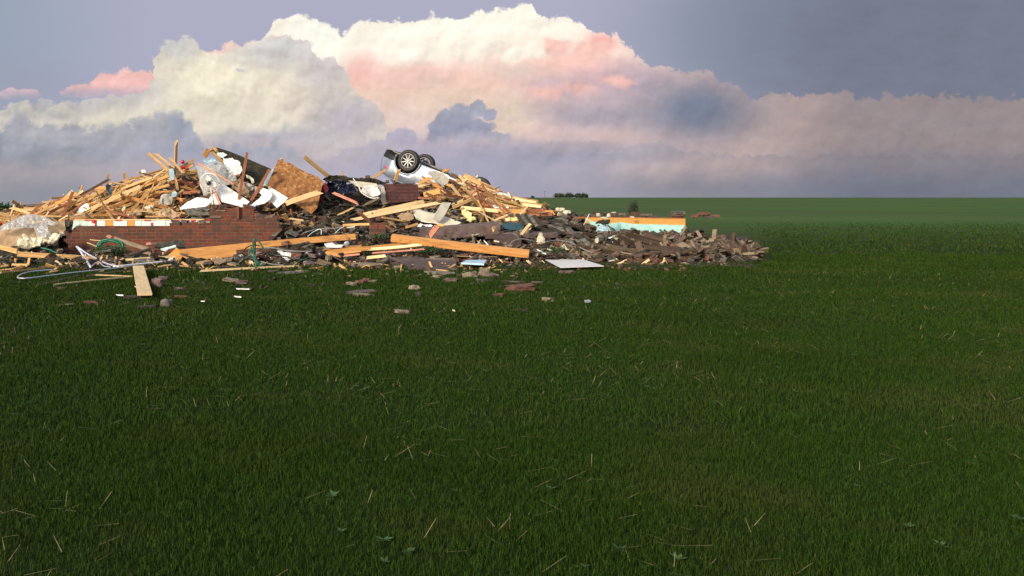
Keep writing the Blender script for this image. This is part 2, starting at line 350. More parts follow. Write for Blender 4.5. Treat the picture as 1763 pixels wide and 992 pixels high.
M_galv = mat('galvanised_pipe', (.42, .46, .52), (.56, .60, .66), 10, .38, .5, .1, vary=.12)
M_alum = mat('lilac_aluminium', (.44, .46, .58), (.56, .58, .70), 10, .4, .3, .1, vary=.1)
M_green = mat('green_hose', (.010, .16, .085), (.02, .26, .15), 12, .4, bmp=.1, vary=.2)
M_dgreen = mat('dark_green_wire', (.010, .085, .055), (.02, .14, .09), 12, .5, bmp=.1, vary=.2)
M_grcable = mat('grey_cable', (.14, .14, .13), (.22, .22, .20), 12, .6, bmp=.1, vary=.3)
M_teal = mat('teal_panel', (.012, .045, .065), (.03, .08, .10), 5, .5, bmp=.2, vary=.1)
M_leaf = mat('leaf', (.018, .050, .012), (.04, .09, .025), 3, .7, bmp=0, vary=.3)
M_farleaf = mat('far_leaf', (.018, .030, .018), (.03, .045, .025), .3, .9, bmp=0, vary=.2)
M_bark = mat('bark', (.05, .035, .02), (.09, .06, .04), 6, .9, vary=.2)
def osb():
    m, nt, b, e = new_mat('chipboard'); v = objco(nt)
    n = nt.nodes.new('ShaderNodeTexVoronoi'); e.put(n.inputs['Vector'], e.vm('ADD', e.vm('MULTIPLY', v, (1, 1, 2.2)), e.vm('SCALE', e.noise(v, 9, 3, .5, col=True), scale=.12)))
    n.inputs['Scale'].default_value = 17
    s = e.sep(n.outputs['Color']); big = e.noise(v, 2.0, 5, .6)
    c = e.mix(s[0], (.17, .062, .016), (.34, .155, .045)); c = e.mix(e.mr(s[1], .8, .95, 0, .6), c, (.48, .27, .10))
    c = e.mix(e.mr(big, .52, .70, 0, .75), c, (.10, .045, .015))
    e.put(b.inputs['Base Color'], c); b.inputs['Roughness'].default_value = .75; bump(nt, s[2], .25, .004, b); return m
M_osb = osb()
def osb2():
    m, nt, b, e = new_mat('bright_chipboard'); v = objco(nt)
    c = e.mix(e.noise(v, 9, 5, .7), (.50, .22, .04), (.68, .38, .10)); e.put(b.inputs['Base Color'], c); b.inputs['Roughness'].default_value = .8; return m
M_osb2 = osb2()
def brickmat(name, c1, c2, mortar, bw=.215, rh=.0775):
    m, nt, b, e = new_mat(name); v = objco(nt); q = e.sep(v)
    n = nt.nodes.new('ShaderNodeTexBrick'); e.put(n.inputs['Vector'], e.xyz(q[0], q[2], 0.0))
    n.inputs['Color1'].default_value = (*c1, 1); n.inputs['Color2'].default_value = (*c2, 1); n.inputs['Mortar'].default_value = (*mortar, 1)
    n.inputs['Scale'].default_value = 1; n.inputs['Mortar Size'].default_value = .0065; n.inputs['Mortar Smooth'].default_value = .3
    n.inputs['Bias'].default_value = -.1; n.inputs['Brick Width'].default_value = bw; n.inputs['Row Height'].default_value = rh
    big = e.noise(v, 1.3, 5, .6); fine = e.noise(v, 30, 4, .6)
    # every few bricks a nearly black header
    cell = e.xyz(e.m('FLOOR', e.m('DIVIDE', q[0], bw)), 0.0, e.m('FLOOR', e.m('DIVIDE', q[2], rh)))
    wn = nt.nodes.new('ShaderNodeTexWhiteNoise'); e.put(wn.inputs['Vector'], cell)
    c = e.mix(e.m('MULTIPLY', e.mr(wn.outputs['Value'], .66, .72), .62), n.outputs['Color'], (.055, .038, .030))
    c = e.mix(e.mr(big, .5, .75, 0, .35), c, (.06, .035, .025)); c = e.mix(e.mr(fine, .3, .7, 0, .35), c, (.08, .04, .03))
    dust = e.noise(v, 2.6, 6, .7, .4); c = e.mix(e.mr(dust, .56, .74, 0, .55), c, tuple(q*1.15 for q in mortar)); drip = e.noise(e.vm('MULTIPLY', v, (6, 1, .7)), 1.5, 4, .6); c = e.mix(e.mr(drip, .58, .72, 0, .5), c, tuple(q*.5 for q in c2))
    e.put(b.inputs['Base Color'], c); b.inputs['Roughness'].default_value = .9
    bump(nt, e.m('SUBTRACT', e.m('MULTIPLY', fine, .3), n.outputs['Fac']), .7, .012, b); return m
M_brick = brickmat('brickwork', (.17, .036, .016), (.070, .023, .013), (.16, .115, .08))
M_brickred = brickmat('maroon_brickwork', (.12, .030, .027), (.08, .022, .020), (.06, .03, .027), .21, .075)
M_brickdark = brickmat('dark_brickwork', (.075, .042, .028), (.045, .030, .022), (.09, .07, .05))
def rows(name, c1, c2, gap, rh, ax=2):
    m, nt, b, e = new_mat(name); v = objco(nt); q = e.sep(v)
    n = nt.nodes.new('ShaderNodeTexBrick'); e.put(n.inputs['Vector'], e.xyz(q[0], q[1], 0.0))
    n.inputs['Color1'].default_value = (*c1, 1); n.inputs['Color2'].default_value = (*c2, 1); n.inputs['Mortar'].default_value = (*gap, 1)
    n.inputs['Scale'].default_value = 1; n.inputs['Mortar Size'].default_value = .012; n.inputs['Brick Width'].default_value = .33; n.inputs['Row Height'].default_value = rh
    f = e.noise(v, 22, 5, .7); c = e.mix(e.mr(f, .3, .7, 0, .7), n.outputs['Color'], tuple(q*.5 for q in c1))
    big = e.noise(v, 3, 4, .6); c = e.mix(e.mr(big, .5, .65, 0, .6), c, tuple(q*1.9 for q in c2))
    e.put(b.inputs['Base Color'], c); b.inputs['Roughness'].default_value = .95; bump(nt, e.m('SUBTRACT', f, n.outputs['Fac']), .8, .02, b); return m
M_roof = rows('roof_shingles', (.040, .032, .018), (.026, .022, .013), (.012, .010, .008), .14)
M_roofred = rows('red_brown_shingles', (.105, .034, .031), (.068, .025, .023), (.035, .018, .018), .10)
def plastic():
    m, nt, b, e = new_mat('clouded_plastic'); nt.nodes.remove(b); o = nt.nodes['Material Output']
    n = e.noise(objco(nt), 4, 5, .6)
    d = nt.nodes.new('ShaderNodeBsdfPrincipled'); d.inputs['Base Color'].default_value = (.62, .64, .68, 1); d.inputs['Roughness'].default_value = .25
    t = nt.nodes.new('ShaderNodeBsdfTransparent'); t.inputs[0].default_value = (.9, .93, .92, 1)
    tl = nt.nodes.new('ShaderNodeBsdfTranslucent'); tl.inputs[0].default_value = (.6, .62, .66, 1)
    a = nt.nodes.new('ShaderNodeMixShader'); a.inputs[0].default_value = .35; nt.links.new(d.outputs[0], a.inputs[1]); nt.links.new(tl.outputs[0], a.inputs[2])
    mx = nt.nodes.new('ShaderNodeMixShader'); e.put(mx.inputs[0], e.mr(n, .3, .7, .22, .62))
    nt.links.new(t.outputs[0], mx.inputs[1]); nt.links.new(a.outputs[0], mx.inputs[2]); nt.links.new(mx.outputs[0], o.inputs[0])
    return m
M_plastic = plastic()
def simple(name, c, rough, metal=0, coat=0):
    m, nt, b, e = new_mat(name); b.inputs['Base Color'].default_value = (*c, 1); b.inputs['Roughness'].default_value = rough
    b.inputs['Metallic'].default_value = metal; b.inputs['Coat Weight'].default_value = coat
    n = e.noise(objco(nt), 3, 5, .7); e.put(b.inputs['Roughness'], e.mr(n, .3, .7, rough*.8, min(1, rough*1.4)))
    c2 = tuple(q*.72 for q in c); e.put(b.inputs['Base Color'], e.mix(e.mr(n, .5, .72, 0, .6), c, c2)); return m
M_car = simple('silver_paint', (.225, .26, .335), .32, .45, .5)
M_glass = simple('dark_glass', (.012, .015, .018), .08)
M_under = simple('underbody', (.016, .015, .014), .7)
M_rim = simple('alloy', (.36, .355, .35), .45, .4)
M_lamp = simple('red_lens', (.45, .02, .03), .2)
M_chrome = simple('chrome_trim', (.55, .55, .56), .25, .8)
# ------------------------------------------------------------------ terrain
def gz(X, Y):
    az = X/max(Y, 1)
    drop = max(0, Y-34)*.0112*sst(-.04, -.26, az)
    near = noise.noise(Vector((X*.35, Y*.35, 0)))*.02*sst(60, 20, Y)
    roll = noise.noise(Vector((X*.012, Y*.012, 3)))*.25*sst(60, 200, Y)*sst(700, 300, Y)
    return -drop+near+roll*(1 if az > 0 else .5)
TOP = [(-60, 385), (0, 378), (40, 372), (80, 368), (120, 358), (160, 350), (200, 342), (240, 334), (270, 322), (300, 310), (340, 300), (380, 300), (450, 318), (500, 330),
       (560, 330), (640, 332), (690, 340), (740, 328), (800, 330), (840, 342), (880, 352), (920, 360), (960, 372), (1000, 384), (1030, 397), (1060, 402), (1120, 404), (1180, 407), (1260, 415), (1330, 425)]
def hmound(X, Y):
    if Y < 16 or Y > 36: return -.3
    px = CX+F_PX*X/Y
    if px < -150 or px > 1420: return -.3
    Yr = 23.5; top = interp(TOP, px); zr = CAMZ+(HY-top)/F_PX*Yr
    if px < 480: Yf, h0 = 20.35, .52*sst(60, 110, px)+.1
    else: Yf, h0 = 18.4, .10
    if 440 < px < 520:
        k = sst(455, 510, px); Yf = 20.35-1.95*k; h0 = .52-.42*k
    if Y < Yf: h = h0*sst(Yf-1.2, Yf, Y)*(0 if px < 480 and Y < Yf-.15 and px > 100 else 1)
    elif Y < Yr: h = h0+(zr-h0)*((Y-Yf)/(Yr-Yf))**(.9 if px < 480 else 1.2)
    else: h = zr*sst(34, Yr+1.0, Y)
    n = noise.fractal(Vector((X*1.3, Y*1.3, 5)), .8, 2.0, 4)*.14
    ed = sst(-150, -40, px)*sst(1360+60*noise.noise(Vector((Y*.9, 0, 0))), 1170, px)
    return (h+n*sst(0, .3, h))*ed-.02
def surf(X, Y): return max(gz(X, Y), hmound(X, Y))
def ground():
    m, nt, b, e = new_mat('ground'); ge = nt.nodes.new('ShaderNodeNewGeometry').outputs['Position']; q = e.sep(ge)
    n1 = e.noise(ge, .9, 6, .65); n2 = e.noise(ge, 14, 5, .7); n3 = e.noise(e.vm('MULTIPLY', ge, (.01, .05, .01)), 1, 5, .6)
    gr = e.mix(e.mr(n2, .3, .7), (.008, .018, .003), (.018, .035, .005)); gr = e.mix(e.mr(n1, .5, .7, 0, .5), gr, (.034, .036, .012))
    fld = e.mix(e.mr(n3, .35, .65), (.032, .078, .016), (.055, .115, .026)); fld = e.mix(e.mr(e.noise(e.vm('MULTIPLY', ge, (.012, .10, .012)), 1, 5, .7), .42, .6, 0, .7), fld, (.060, .075, .028))
    c = e.mix(e.mr(e.m('MULTIPLY_ADD', n1, 20.0, q[1]), 30, 56), gr, fld)
    soil = e.mix(n2, (.030, .020, .012), (.095, .068, .042))
    k = e.m('MULTIPLY', e.mr(e.m('MULTIPLY_ADD', n1, 2.6, q[1]), 18.3, 19.3), e.mr(q[1], 33, 30)); k = e.m('MULTIPLY', k, e.mr(e.m('DIVIDE', q[0], q[1]), .40, .52, 1, 0))
    c = e.mix(k, c, soil); e.put(b.inputs['Base Color'], c); b.inputs['Roughness'].default_value = 1; b.inputs['Specular IOR Level'].default_value = .1
    bump(nt, n2, .6, .03, b)
    mb = MB(); ys = [-60, -20, -5, 0]+[1+.5*i for i in range(78)]+[40*1.13**i for i in range(1, 46)]; N = 90
    for y in ys:
        wd = max(30, abs(y)*1.3)
        for j in range(N+1):
            x = (j/N*2-1)*wd; mb.v.append((x, y, gz(x, y)))
    for i in range(len(ys)-1):
        for j in range(N): k = i*(N+1)+j; mb.f.append((k, k+1, k+N+2, k+N+1))
    tag(mb.build('ground', m, smooth=True), kind='structure')
ground()
def mound():
    m = mat('debris_gap_shade', (.012, .009, .006), (.045, .030, .018), 7, 1, bmp=1, dist=.06, vary=0)  # added filler heap; its dark colour stands for the shade between boards
    mb = MB(); nx, ny = 260, 84
    for j in range(ny):
        y = 16.5+19*j/(ny-1)
        for i in range(nx):
            px = -160+1600*i/(nx-1); x = (px-CX)/F_PX*y; z = hmound(x, y)
            z += noise.fractal(Vector((x*5, y*5, 1)), .7, 2, 3)*.06*(1 if z > .05 else 0)
            mb.v.append((x, y, max(z, gz(x, y)-.04)))
    for j in range(ny-1):
        for i in range(nx-1): k = j*nx+i; mb.f.append((k, k+1, k+nx+1, k+nx))
    tag(mb.build('debris_mound', m), label='added debris heap under the lumber, coloured dark for the shaded gaps', kind='stuff')
mound()
def bits(name, label, mt, n, size, region, zoff=(0, .12), seed=1, flat=.4, along=None):
    """countless small scraps scattered over the heap: one object"""
    r = random.Random(seed); mb = MB()
    c = 0
    while c < n:
        px = r.uniform(*region[0]); y = r.uniform(*region[1]); x = (px-CX)/F_PX*y
        h = surf(x, y)
        if len(region) > 2 and not region[2](px, y, r): continue
        L = size*r.uniform(.4, 1.7); d = (L, L*(r.uniform(.08, .25) if along else r.uniform(.4, .9)), L*flat*r.uniform(.2, .8) if not along else L*.06)
        M = Matrix.Rotation(r.uniform(0, 6.28), 3, 'Z') @ Matrix.Rotation(r.gauss(0, .5), 3, 'Y') @ Matrix.Rotation(r.gauss(0, .6), 3, 'X')
        mb.box((x, y, h+r.uniform(*zoff)), d, M); c += 1
    o = mb.build(name, mt); tag(o, label=label, kind='stuff'); return o
# ------------------------------------------------------------------ far field
def leaf_crown(mb, c, rx, rz, n, ls, r):
    for i in range(n):
        th = r.uniform(0, 6.28); u = r.uniform(-.5, 1); rr = r.random()**.35
        k = 1+.25*math.sin(th*3+c[0])+.15*math.sin(th*7)
        p = Vector((math.cos(th)*rx*rr*k*math.sqrt(max(.05, 1-u*u)), math.sin(th)*rx*rr*math.sqrt(max(.05, 1-u*u)), u*rz*rr*k))+Vector(c)
        a = Vector((r.gauss(0, 1), r.gauss(0, 1), r.gauss(0, 1))).normalized()*ls; b_ = a.cross(Vector((r.gauss(0, 1), r.gauss(0, 1), r.gauss(0, 1)))).normalized()*ls*.6
        mb.add([p-a, p-b_, p+a, p+b_], [(0, 1, 2, 3)])
def tree(px, w, hpx, Y, label, py=HY+1):
    x = (px-CX)/F_PX*Y; z = gz(x, Y); W_ = w*Y/F_PX/2; H = hpx*Y/F_PX+1.0
    r = random.Random(int(px)); t = empty('tree', (x, Y, z)); tag(t, label, 'tree', 'trees on the far skyline')
    mb = MB(); mb.tube([(0, 0, -1), (0, 0, H*.3), (W_*.1, 0, H*.6)], [W_*.12, W_*.09, W_*.03], 6)
    for a in (-1, 1): mb.tube([(0, 0, H*.25), (a*W_*.5, 0, H*.6)], [W_*.06, W_*.02], 5)
    mb.build('trunk', M_bark, t); mb = MB()
    leaf_crown(mb, (0, 0, H*.45), W_, H*.55, 900, W_*.11, r); leaf_crown(mb, (-W_*.4, 0, H*.35), W_*.6, H*.4, 400, W_*.11, r); leaf_crown(mb, (W_*.45, 0, H*.35), W_*.55, H*.35, 400, W_*.11, r)
    mb.build('crown', M_farleaf, t)
tree(963, 17, 7.5, 1500, 'leftmost and tallest of the three far trees on the skyline')
tree(980, 15, 8.2, 1500, 'middle of the three far trees on the skyline')
tree(1001, 22, 7.2, 1500, 'wide low tree, rightmost of the three on the skyline')
tree(917, 6, 3, 1500, 'tiny lone tree on the skyline left of the thin far pole')
tree(1091, 16, 5, 60, 'low dark bush at the near edge of the green field')
def pole():
    Y = 420; x = (938-CX)/F_PX*Y; t = empty('utility_pole', (x, Y, gz(x, Y))); tag(t, 'thin utility pole standing alone on the far field edge', 'utility pole')
    mb = MB(); mb.tube([(0, 0, -.5), (0, 0, 4.6)], [.10, .07], 8); mb.build('pole', M_bark, t)
    mb = MB(); mb.box((0, 0, 4.2), (.9, .1, .1)); mb.build('crossarm', M_bark, t)
pole()
def bush(name, px, py, Y, wpx, hpx, n, label, ls=.03, mt=None):
    p = P3(px, py, Y); sc = Y/F_PX; r = random.Random(int(px*7)); t = empty(name, p); tag(t, label, 'plant')
    mb = MB()
    for i in range(7): mb.tube([(0, 0, -.15), (r.uniform(-.35, .35)*wpx*sc, r.uniform(-.1, .1), hpx*sc*r.uniform(.4, .8))], [.012, .004], 5)
    mb.build('stem', M_bark, t); mb = MB(); leaf_crown(mb, (0, 0, hpx*sc*.4), wpx*sc/2, hpx*sc*.6, n, ls, r); mb.build('foliage', mt or M_leaf, t)
bush('bush', 6, 372, 52, 34, 20, 900, 'dark bush far behind the left end of the lumber pile', .10)
bush('shrub', 190, 440, 18.6, 58, 16, 1500, 'dark green trampled shrub under the green hose reel', .022)
bush('shrub', 629, 441, 17.8, 18, 20, 500, 'dark spiky weed clump sticking up between the fallen beams', .022)
bush('shrub', 735, 438, 17.9, 50, 13, 700, 'flattened green and purple shrub under the long orange timber', .022)
bush('shrub', 655, 412, 19.0, 40, 10, 400, 'green weeds at the foot of the brick pier stump', .022)
bush('shrub', 960, 436, 18.2, 36, 10, 300, 'low weeds growing out of the rubble right of the orange timber', .022)
# ------------------------------------------------------------------ labels from what is around
LM = [('the plastic sheet', 50, 385), ('the upright stud', 304, 255), ('the round fan', 361, 315), ('the chipboard sheet', 510, 315), ('the upturned car', 700, 285), ('the brick wall', 230, 400),
      ('the hose reel', 190, 418), ('the dark roof panel', 430, 285), ('the navy bag', 588, 322), ('the white basin', 640, 328), ('the shingle stack', 908, 376), ('the mauve slab', 745, 460),
      ('the yellow foam', 806, 370), ('the cream lump', 932, 412), ('the cyan strip', 1075, 388), ('the white board', 985, 454), ('the red panel', 690, 332), ('the brick pier stump', 650, 395),
      ('the long orange timber', 790, 422), ('the bent pipe', 150, 440), ('the white drywall', 400, 335), ('the grey tarp', 285, 345), ('the dark cloth', 188, 331), ('the green wire', 440, 435),
      ('the black ball', 552, 438), ('the right drywall flap', 755, 308), ('the olive planks', 1075, 420), ('the tan panel', 95, 392), ('the red ball', 314, 279), ('the fallen brick slab', 810, 398),
      ('the grey board', 758, 365), ('the white fluff', 820, 308), ('the chimney mound', 600, 350), ('the low rubble wall', 1060, 368)]
def where(px, py, k=0):
    L = sorted(LM, key=lambda l: (px-l[1])**2+((py-l[2])*1.6)**2)[k]
    dx_, dy_ = px-L[1], py-L[2]; d = math.hypot(dx_, dy_)
    far = 'just ' if d < 22 else ('well ' if d > 75 else '')
    rel = ('right of' if dx_ > 0 else 'left of') if abs(dx_) > abs(dy_)*1.4 else ('above' if dy_ < 0 else 'below')
    return far+rel+' '+L[0]
USED = {}
def uniq(make, group):
    for k in range(6):
        l = make(k)
        if l not in USED: USED[l] = 1; return l
    l = make(0); return l
GP = 'broken studs and boards strewn in the wreck'
def slopeword(x0, y0, x1, y1):
    if x1 < x0: x0, y0, x1, y1 = x1, y1, x0, y0
    a = math.degrees(math.atan2(y0-y1, x1-x0))
    if abs(a) > 68: return 'upright'
    if abs(a) < 6: return 'level'
    st = 'steeply ' if abs(a) > 38 else ('gently ' if abs(a) < 16 else '')
    return st+('rising to the right' if a > 0 else 'falling to the right')
def plank(x0, y0, x1, y1, w, kind='pine', Y0=22.0, Y1=None, th=None, roll=None, label=None, name='plank', jag=None, bev=0):
    Y1 = Y0 if Y1 is None else Y1
    Y0, Y1 = lawnY(y0, Y0), lawnY(y1, Y1)
    A, B = P3(x0, y0, Y0), P3(x1, y1, Y1)
    return plankw(A, B, w*(Y0+Y1)/2/F_PX, kind, th, roll, label, name, jag, bev, (x0, y0, x1, y1, w))
def plankw(A, B, ww, kind, th=None, roll=None, label=None, name='plank', jag=None, bev=0, pxs=None):
    X = (B-A); L = X.length; X.normalize(); mid = (A+B)/2
    n = (Vector((0, 0, CAMZ))-mid).normalized(); Zd = X.cross(n).normalized(); Yd = Zd.cross(X)
    if roll is None: roll = rnd.uniform(-.35, .5)
    Rm = Matrix((X, Yd, Zd)).transposed()
    if Zd.z < 0: Rm = Matrix((X, -Yd, -Zd)).transposed()
    Rm = Rm @ Matrix.Rotation(-roll, 3, 'X')
    if th is None: th = min(.04, ww*.8)
    nseg = 5; mb = MB(); j = (rnd.random() < .75) if jag is None else jag; bend = rnd.gauss(0, .006)*L
    for i in range(nseg+1):
        t = i/nseg; off = bend*4*t*(1-t)
        for q, (a, c) in enumerate(((-1, -1), (1, -1), (1, 1), (-1, 1))):
            e_ = 0
            if j and i in (0, nseg): e_ = rnd.uniform(0, ww*2.3)*(1 if i == 0 else -1)*(q in (2, 3) or rnd.random() < .3)
            mb.v.append((-L/2+L*t+e_, a*th/2+off*.3, c*ww/2+off))
    for i in range(nseg):
        for q in range(4): k = i*4+q; k2 = i*4+(q+1) % 4; mb.f.append((k, k2, k2+4, k+4))
    mb.f.append((3, 2, 1, 0)); e = nseg*4; mb.f.append((e, e+1, e+2, e+3))
    o = mb.build(name, WOODS[kind], bevel=bev); o.matrix_world = Matrix.Translation(mid) @ Rm.to_4x4()
    if label: USED[label] = 1
    else:
        if pxs is None: pxs = (CX+A.x/A.y*F_PX, HY-(A.z-CAMZ)/A.y*F_PX, CX+B.x/B.y*F_PX, HY-(B.z-CAMZ)/B.y*F_PX, ww*F_PX/mid.y)
        x0, y0, x1, y1, w = pxs; lp = math.hypot(x1-x0, y1-y0); mx, my = (x0+x1)/2, (y0+y1)/2
        sz = 'long ' if lp > 75 else ('short ' if lp < 30 else ''); wd = 'wide ' if w > 8 else ('thin ' if w < 3.4 else '')
        nm = 'board' if w > 7 else ('strip' if w < 3.4 else 'stud')
        label = uniq(lambda k: f"{sz}{wd}{TONE[kind]} {nm} {slopeword(x0, y0, x1, y1)}, {where(mx, my, k)}", GP)
    return tag(o, label, 'plank', GP)
def sheet(name, label, cat, poly, Y, mt, th=.012, sx=0.0, sy=0.0, crumple=0, cuts=0, group=None, smooth=False, parent=None, cscale=3.0, flat=None):
    cx = sum(p[0] for p in poly)/len(poly); cy = sum(p[1] for p in poly)/len(poly)
    def W3(x, y):
        if flat is not None: return P3(x, y, (CAMZ-flat)*F_PX/(y-HY))
        return P3(x, y, Y+sx*(x-cx)+sy*(y-cy))
    O = W3(cx, cy); ex = (W3(cx+10, cy)-O).normalized(); n = ex.cross(W3(cx, cy+10)-O).normalized()
    if n.y > 0: n = -n
    ey = n.cross(ex); Rm = Matrix((ex, ey, n)).transposed(); Ri = Rm.transposed()
    pts = [Ri @ (W3(x, y)-O) for x, y in poly]
    bm = bmesh.new(); vs = [bm.verts.new((p.x, p.y, 0)) for p in pts]; f = bm.faces.new(vs); f.normal_update()
    if cuts:
        bmesh.ops.triangulate(bm, faces=bm.faces[:])
        for _ in range(cuts): bmesh.ops.subdivide_edges(bm, edges=bm.edges[:], cuts=1, use_grid_fill=True)
        se = rnd.random()*50
        for v in bm.verts:
            q = Vector((v.co.x*cscale, v.co.y*cscale, se))
            d = noise.noise(q)+.6*abs(noise.noise(q*2.3))+.35*noise.noise(q*5.1)
            v.co.z += d*crumple; v.co.x += noise.noise(q*3+Vector((9, 0, 0)))*crumple*.35; v.co.y += noise.noise(q*3+Vector((0, 9, 0)))*crumple*.35
    bmesh.ops.recalc_face_normals(bm, faces=bm.faces[:])
    r = bmesh.ops.extrude_face_region(bm, geom=bm.faces[:])
    for v in [g_ for g_ in r['geom'] if isinstance(g_, bmesh.types.BMVert)]: v.co.z -= th
    bmesh.ops.recalc_face_normals(bm, faces=bm.faces[:])
    me = bpy.data.meshes.new(name); bm.to_mesh(me); bm.free(); me.materials.append(mt)
    if smooth: me.polygons.foreach_set('use_smooth', [True]*len(me.polygons))
    o = bpy.data.objects.new(name, me); COL.objects.link(o)
    o.matrix_world = Matrix.Translation(O) @ Rm.to_4x4()
    if parent is not None:
        o.parent = parent; o.matrix_parent_inverse = parent.matrix_basis.inverted()
    else:
        USED[label] = 1; tag(o, label, cat, group)
    return o
def lump(name, label, cat, px, py, Y, wpx, hpx, mt, dpx=None, box=.75, rough=.12, rot=0, group=None, seed=None, tilt=0, auto=False):
    """an irregular block: rounded, chipped box"""
    r = random.Random(seed if seed is not None else int(px*13+py*7)); sc = Y/F_PX; w, h = wpx*sc, hpx*sc; d = (dpx or wpx*.6)*sc
    bm = bmesh.new(); bmesh.ops.create_cube(bm, size=2)
    bmesh.ops.subdivide_edges(bm, edges=bm.edges[:], cuts=3, use_grid_fill=True); s_ = r.random()*90
    for v in bm.verts:
        c = v.co.copy(); sph = c.normalized()*1.15; c = c*box+sph*(1-box)
        c *= 1+rough*noise.noise(c*1.7+Vector((s_, 0, 0)))*2+rough*.5*noise.noise(c*4+Vector((0, s_, 0)))
        v.co = Vector((c.x*w/2, c.y*d/2, c.z*h/2))
    me = bpy.data.meshes.new(name); bm.to_mesh(me); bm.free(); me.materials.append(mt); o = bpy.data.objects.new(name, me); COL.objects.link(o)
    o.location = P3(px, py, Y); o.rotation_euler = (r.uniform(-.1, .1), tilt, rot)
    USED[label] = 1; return tag(o, label, cat, group)
def wire(name, label, cat, pts, Y, rpx, mt, group=None, n=8, sub=6, parent=None):
    """smooth tube through photo points; a point may carry its own depth"""
    Q = [P3(p[0], p[1], lawnY(p[1], p[2] if len(p) > 2 else Y, .05)) for p in pts]; out = []
    for i in range(len(Q)-1):
        a = Q[max(i-1, 0)]; b_, c = Q[i], Q[i+1]; d = Q[min(i+2, len(Q)-1)]
        for k in range(sub):
            t = k/sub; out.append(.5*((2*b_)+(c-a)*t+(2*a-5*b_+4*c-d)*t*t+(3*b_-a-3*c+d)*t**3))
    out.append(Q[-1]); o0 = sum(out, Vector())/len(out); mb = MB(); mb.tube([p-o0 for p in out], rpx*Y/F_PX, n)
    o = mb.build(name, mt, parent, smooth=True)
    if parent is None: o.location = o0; USED[label] = 1; tag(o, label, cat, group)
    else: o.location = o0-parent.location
    return o
# ------------------------------------------------------------------ the broken brick wall
def prism(name, mt, poly, Y, depth, parent, origin, bevel=0):
    """outline in photo points on the plane Y, with real depth away from the viewer"""
    pts = [P3(x, y, Y)-origin for x, y in poly]; n = len(pts); mb = MB()
    mb.v = [tuple(p) for p in pts]+[(p.x, p.y+depth, p.z) for p in pts]
    mb.f = [tuple(range(n)), tuple(reversed(range(n, 2*n)))]+[(i, i+n, (i+1) % n+n, (i+1) % n) for i in range(n)]
    return mb.build(name, mt, parent, bevel=bevel)
def brick_wall():
    Y = 20.0; O = P3(300, 441, Y); t = empty('brick_wall', O); tag(t, 'low broken red brick wall with pale foam board along its top', 'wall')
    W_ = lambda n, m_, poly, y, d: prism(n, m_, poly, y, d, t, O)
    rr = random.Random(8)
    for k in range(26):      # loose bricks and half bricks along the broken edge
        bx, by = rr.choice([(rr.uniform(365, 437), 357), (rr.uniform(440, 478), 374.5), (rr.uniform(440, 478), 374.5), (rr.uniform(295, 360), 384), (112+rr.uniform(0, 6), rr.uniform(392, 440)), (479, rr.uniform(380, 430))])
        p = P3(bx, by, Y+.05)-O; mb = MB(); mb.box((p.x, 0.055, p.z), (rr.choice((.2, .11, .15)), .098, rr.uniform(.05, .10)), Matrix.Rotation(rr.gauss(0, .12), 3, 'Y') @ Matrix.Rotation(rr.gauss(0, .1), 3, 'Z'))
        mb.build('loose_brick', M_brickbit, t, bevel=.006)
    W_('brick_face', M_brick, [(112, 446), (112, 431), (117, 431), (117, 419), (114, 419), (114, 407), (118, 407), (118, 401), (124, 401), (124, 395), (130, 395), (130, 389.2), (292, 389.2), (292, 384), (362, 384), (362, 376.5),
        (437, 376.5), (437, 379), (444, 379), (444, 374.5), (477, 374.5), (477, 381), (480, 381), (480, 404), (477, 404), (477, 446)], Y, .10)
    W_('upper_brick_course', M_brick, [(361, 376.5), (361, 360.5), (372, 360.5), (372, 357), (386, 357), (386, 358.5), (401, 358.5), (401, 357), (437, 357), (437, 376.5)], Y+.02, .10)
    r = random.Random(3); x = 126
    segs = [(126, 165, 'i'), (165, 181, 'i'), (181, 195, 'o'), (195, 219, 'i'), (219, 232, 'o'), (232, 244, 'i'), (244, 264, 'i'), (264, 285, 'i'), (285, 306, 'i'), (306, 361, 'i')]
    for a, b_, k in segs:
        W_('foam_board' if k == 'i' else 'chipboard_strip', M_icy if k == 'i' else M_osb2, [(a+.3, 392), (a+.3, 379.5+r.uniform(-.4, .6)), (b_-.3, 379.5+r.uniform(-.4, .6)), (b_-.3, 392)], Y+.11, .03)
    W_('foam_board', M_icy, [(124, 396), (126, 384), (130, 383), (130, 390)], Y-.004, .02)
    W_('sill_plate', M_pale, [(128, 379.6), (128, 377.8), (352, 377.0), (352, 379.0)], Y+.10, .12)
    for a, b_, y0, y1 in [(145, 164, 378.5, 380), (158, 164.5, 380, 384), (197, 209, 378.6, 380.3), (248, 259, 378.6, 380.4), (259.5, 262.5, 383.5, 388.5), (301, 318, 378.2, 379.4), (329, 336, 378.4, 381.4), (355, 367, 376.8, 380), (163, 165.5, 379, 389)]:
        W_('red_tape', M_tape, [(a, y1), (a, y0), (b_, y0), (b_, y1)], Y+.09, .017)
    for a, b_, y0, y1 in [(361, 381, 372, 375), (371, 388, 362, 364)]:
        W_('mortar_lump', M_concrete, [(a, y1), (a+2, y0), (b_, y0+.5), (b_, y1)], Y-.01, .03)
    for y in (378, 391, 404): pass
brick_wall()
lump('brick_rubble_pile', 'dark crumbled brick and mortar on the wall top below the drywall', 'rubble', 350, 369, 20.3, 44, 17, M_shgrey, 30, box=.4, rough=.35)
lump('brick_rubble_pile', 'grey crumbled mortar at the broken left end of the brick wall', 'rubble', 118, 390, 20.25, 15, 24, M_shgrey, 16, box=.5, rough=.4)
def pier(name, label, poly, Y, d, mt):
    O = P3(poly[0][0], poly[0][1], Y); t = prism(name, mt, poly, Y, d, None, O); t.location = O; USED[label] = 1; tag(t, label, 'wall'); return t
